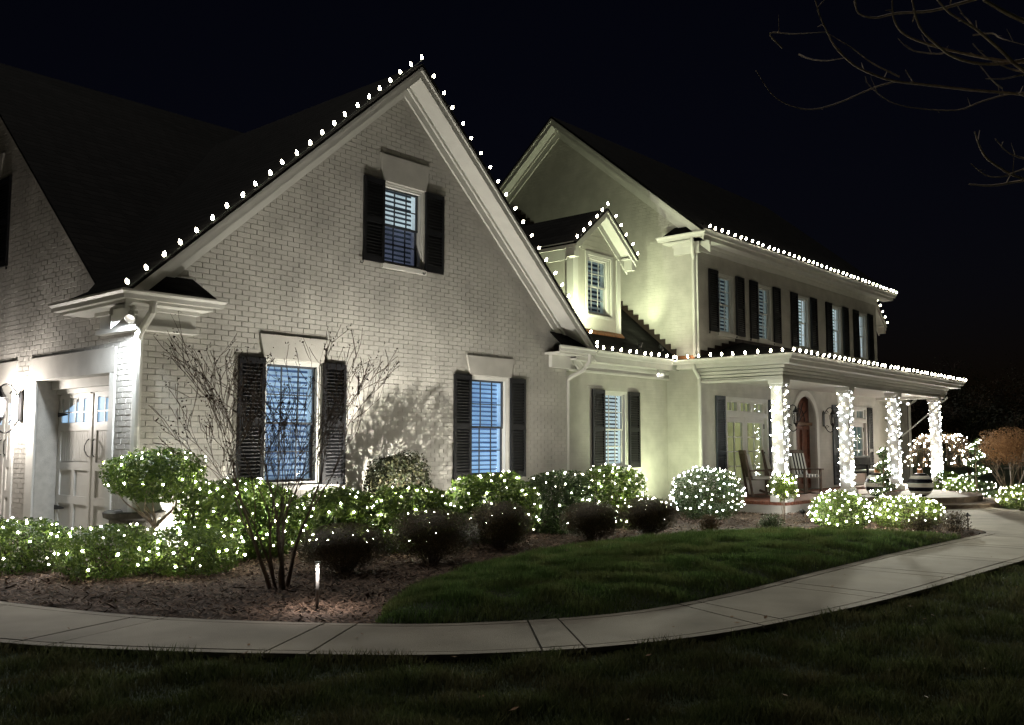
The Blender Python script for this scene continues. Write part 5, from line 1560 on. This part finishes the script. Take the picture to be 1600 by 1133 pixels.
# ------------------------------------------------ porch furniture
ZF = .275
def local(o, rz):
    m = Matrix.Translation(Vector(o)) @ Matrix.Rotation(rz, 4, 'Z')
    return lambda u, v, w: tuple(m @ Vector((u, v, w)))
def rocker(label, o, rz):
    T = local(o, rz)
    t = thing('rocking_chair', label, 'chair', o, 'rocking chairs on the porch')
    for s_ in (-1, 1):
        y = s_ * .27
        MB(T).tube([(-.48, y, .10), (-.3, y, .035), (-.05, y, .016), (.2, y, .025), (.42, y, .08)], .018, 6).build('rocker', M['wood_chair'], t)
        MB(T).box(.20, .25, y - .025, y + .025, .03, .62).build('leg', M['wood_chair'], t)
        MB(T).prism([(-.24, y - .025, .03), (-.19, y - .025, .03), (-.36, y - .025, 1.08), (-.41, y - .025, 1.08)], (0, .05, 0)).build('back_post', M['wood_chair'], t)
        MB(T).box(-.33, .30, y - .04, y + .04, .60, .63).build('arm', M['wood_chair'], t)
    for k in range(6):
        MB(T).box(-.22 + k * .075, -.155 + k * .075, -.25, .25, .40, .42).build('seat_slat', M['wood_chair'], t)
    for k in range(6):
        yy = -.21 + k * .084
        MB(T).prism([(-.255, yy - .02, .46), (-.235, yy - .02, .46), (-.355, yy - .02, 1.04), (-.375, yy - .02, 1.04)], (0, .045, 0)).build('back_slat', M['wood_chair'], t)
    MB(T).prism([(-.345, -.26, 1.0), (-.385, -.26, 1.0), (-.40, -.26, 1.09), (-.36, -.26, 1.09)], (0, .52, 0)).build('head_rail', M['wood_chair'], t)
    for k in range(9):
        y0 = -.23 + k * .051; m_ = M['black_cloth'] if k % 2 else M['white_cloth']
        MB(T).box(-.2, .22, y0, y0 + .0505, .42, .49).build('seat_cushion_stripe', m_, t)
        MB(T).prism([(-.225, y0, .49), (-.15, y0, .49), (-.27, y0, 1.0), (-.335, y0, 1.0)], (0, .0505, 0)).build('back_cushion_stripe', m_, t)
    return t
def on_ray(px, Y):
    """where the direction of image column px crosses the line at depth Y of the house"""
    d = FW + RT * ((px - 800) / 1450)
    return CAM.x + (Y - CAM.y) / d.y * d.x
rocker('wooden rocking chair with striped cushion before the french door', (on_ray(1182, -1.5), -1.5, ZF), R(-50))
rocker('second wooden rocking chair half hidden by the first column', (on_ray(1213, -1.35), -1.35, ZF), R(-65))
rocker('wooden rocking chair right of the first column before the arched door', (on_ray(1254, -1.75), -1.75, ZF), R(-110))

def urn(label, o, s):
    t = thing('stone_urn', label, 'urn', o, 'stone urns flanking the front door')
    MB().box(o[0] - .2 * s, o[0] + .2 * s, o[1] - .2 * s, o[1] + .2 * s, o[2], o[2] + .08 * s).build('foot', M['stone'], t, bevel=.01)
    MB().lathe([(.14, .08), (.12, .12), (.16, .2), (.25, .36), (.30, .52), (.30, .55), (.37, .58), (.38, .64), (.35, .66), (.30, .64), (.28, .58)], (0, 0, 0), 24).build('bowl', M['stone'], t, smooth=False)
    b = t.children[-1]; b.matrix_parent_inverse = Matrix.Identity(4); b.scale = (s, s, s)
    return t
urn('stone urn left of the arched door', (on_ray(1246, -1.15), -1.15, ZF), .95)
urn('stone urn right of the arched door', (on_ray(1306, -1.15), -1.15, ZF), .95)

# bench by the second french door
o = (on_ray(1352, -1.35), -1.35, ZF)
T = local(o, 0)
t = thing('porch_bench', 'slatted iron bench before the far french door', 'bench', o)
for s_ in (-1, 1):
    x = s_ * .68
    for y in (-.22, .22): MB(T).box(x - .03, x + .03, y - .03, y + .03, 0, .62 if y < 0 else .88).build('leg', M['iron'], t)
    MB(T).box(x - .035, x + .035, -.26, .22, .62, .655).build('arm', M['iron'], t)
for k in range(5): MB(T).box(-.68, .68, -.24 + k * .095, -.165 + k * .095, .40, .425).build('seat_slat', M['iron'], t)
for k in range(15):
    x = -.63 + k * .09
    MB(T).box(x - .012, x + .012, .2, .225, .46, .84).build('back_slat', M['iron'], t)
MB(T).box(-.68, .68, .19, .235, .84, .89).box(-.68, .68, .19, .235, .44, .47).build('back_rail', M['iron'], t)
MB(T).box(-.62, .62, -.22, .2, .426, .49).build('cushion', M['white_cloth'], t, bevel=.02)

# striped balls on the landing
def ball(label, o, r_):
    t = thing('ornament_ball', label, 'ornament', o, 'striped balls beside the steps')
    n, seg = 28, 9
    for k in range(seg):
        t0, t1 = math.pi * k / seg - math.pi / 2, math.pi * (k + 1) / seg - math.pi / 2
        t0 = max(t0, -math.pi / 2 + .12)
        prof = [(r_ * math.cos(a), r_ + r_ * math.sin(a)) for a in np.linspace(t0, t1, 5)]
        MB().lathe([(max(p[0], .002), p[1]) for p in prof], o, n).build('stripe', M['ball_white'] if k % 2 == 0 else M['ball_black'], t, smooth=True)
    MB().lathe([(r_ * .22, 2 * r_ - .02), (r_ * .22, 2 * r_ + .075), (r_ * .2, 2 * r_ + .08)], o, 14).build('cap', M['ball_cap'], t)
    MB().tube([(o[0] + .045 * math.cos(a), o[1], o[2] + 2 * r_ + .11 + .045 * math.sin(a)) for a in np.linspace(0, 6.28, 12)], .006, 5).build('ring', M['ball_cap'], t)
ball('black and white striped ball behind the potted spiral', (16.55, -3.45, .262), .29)
ball('black and white striped ball with copper cap on the landing', (17.1, -4.25, .262), .285)

# flagpole on the third column
t = thing('flagpole', 'white flagpole slanting out from the third porch column', 'flagpole', (20.1, -2.8, 1.6))
MB().tube([(20.05, -2.79, 1.62), (20.05, -2.87, 1.70)], .03, 8).build('bracket', M['iron'], t)
MB().tube([(20.05, -2.82, 1.66), (20.3, -4.0, 2.72)], .017, 8).build('pole', M['trim'], t)
MB().lathe([(.005, -.03), (.028, 0), (.005, .03)], (20.3, -4.0, 2.73), 10).build('finial', M['trim'], t)
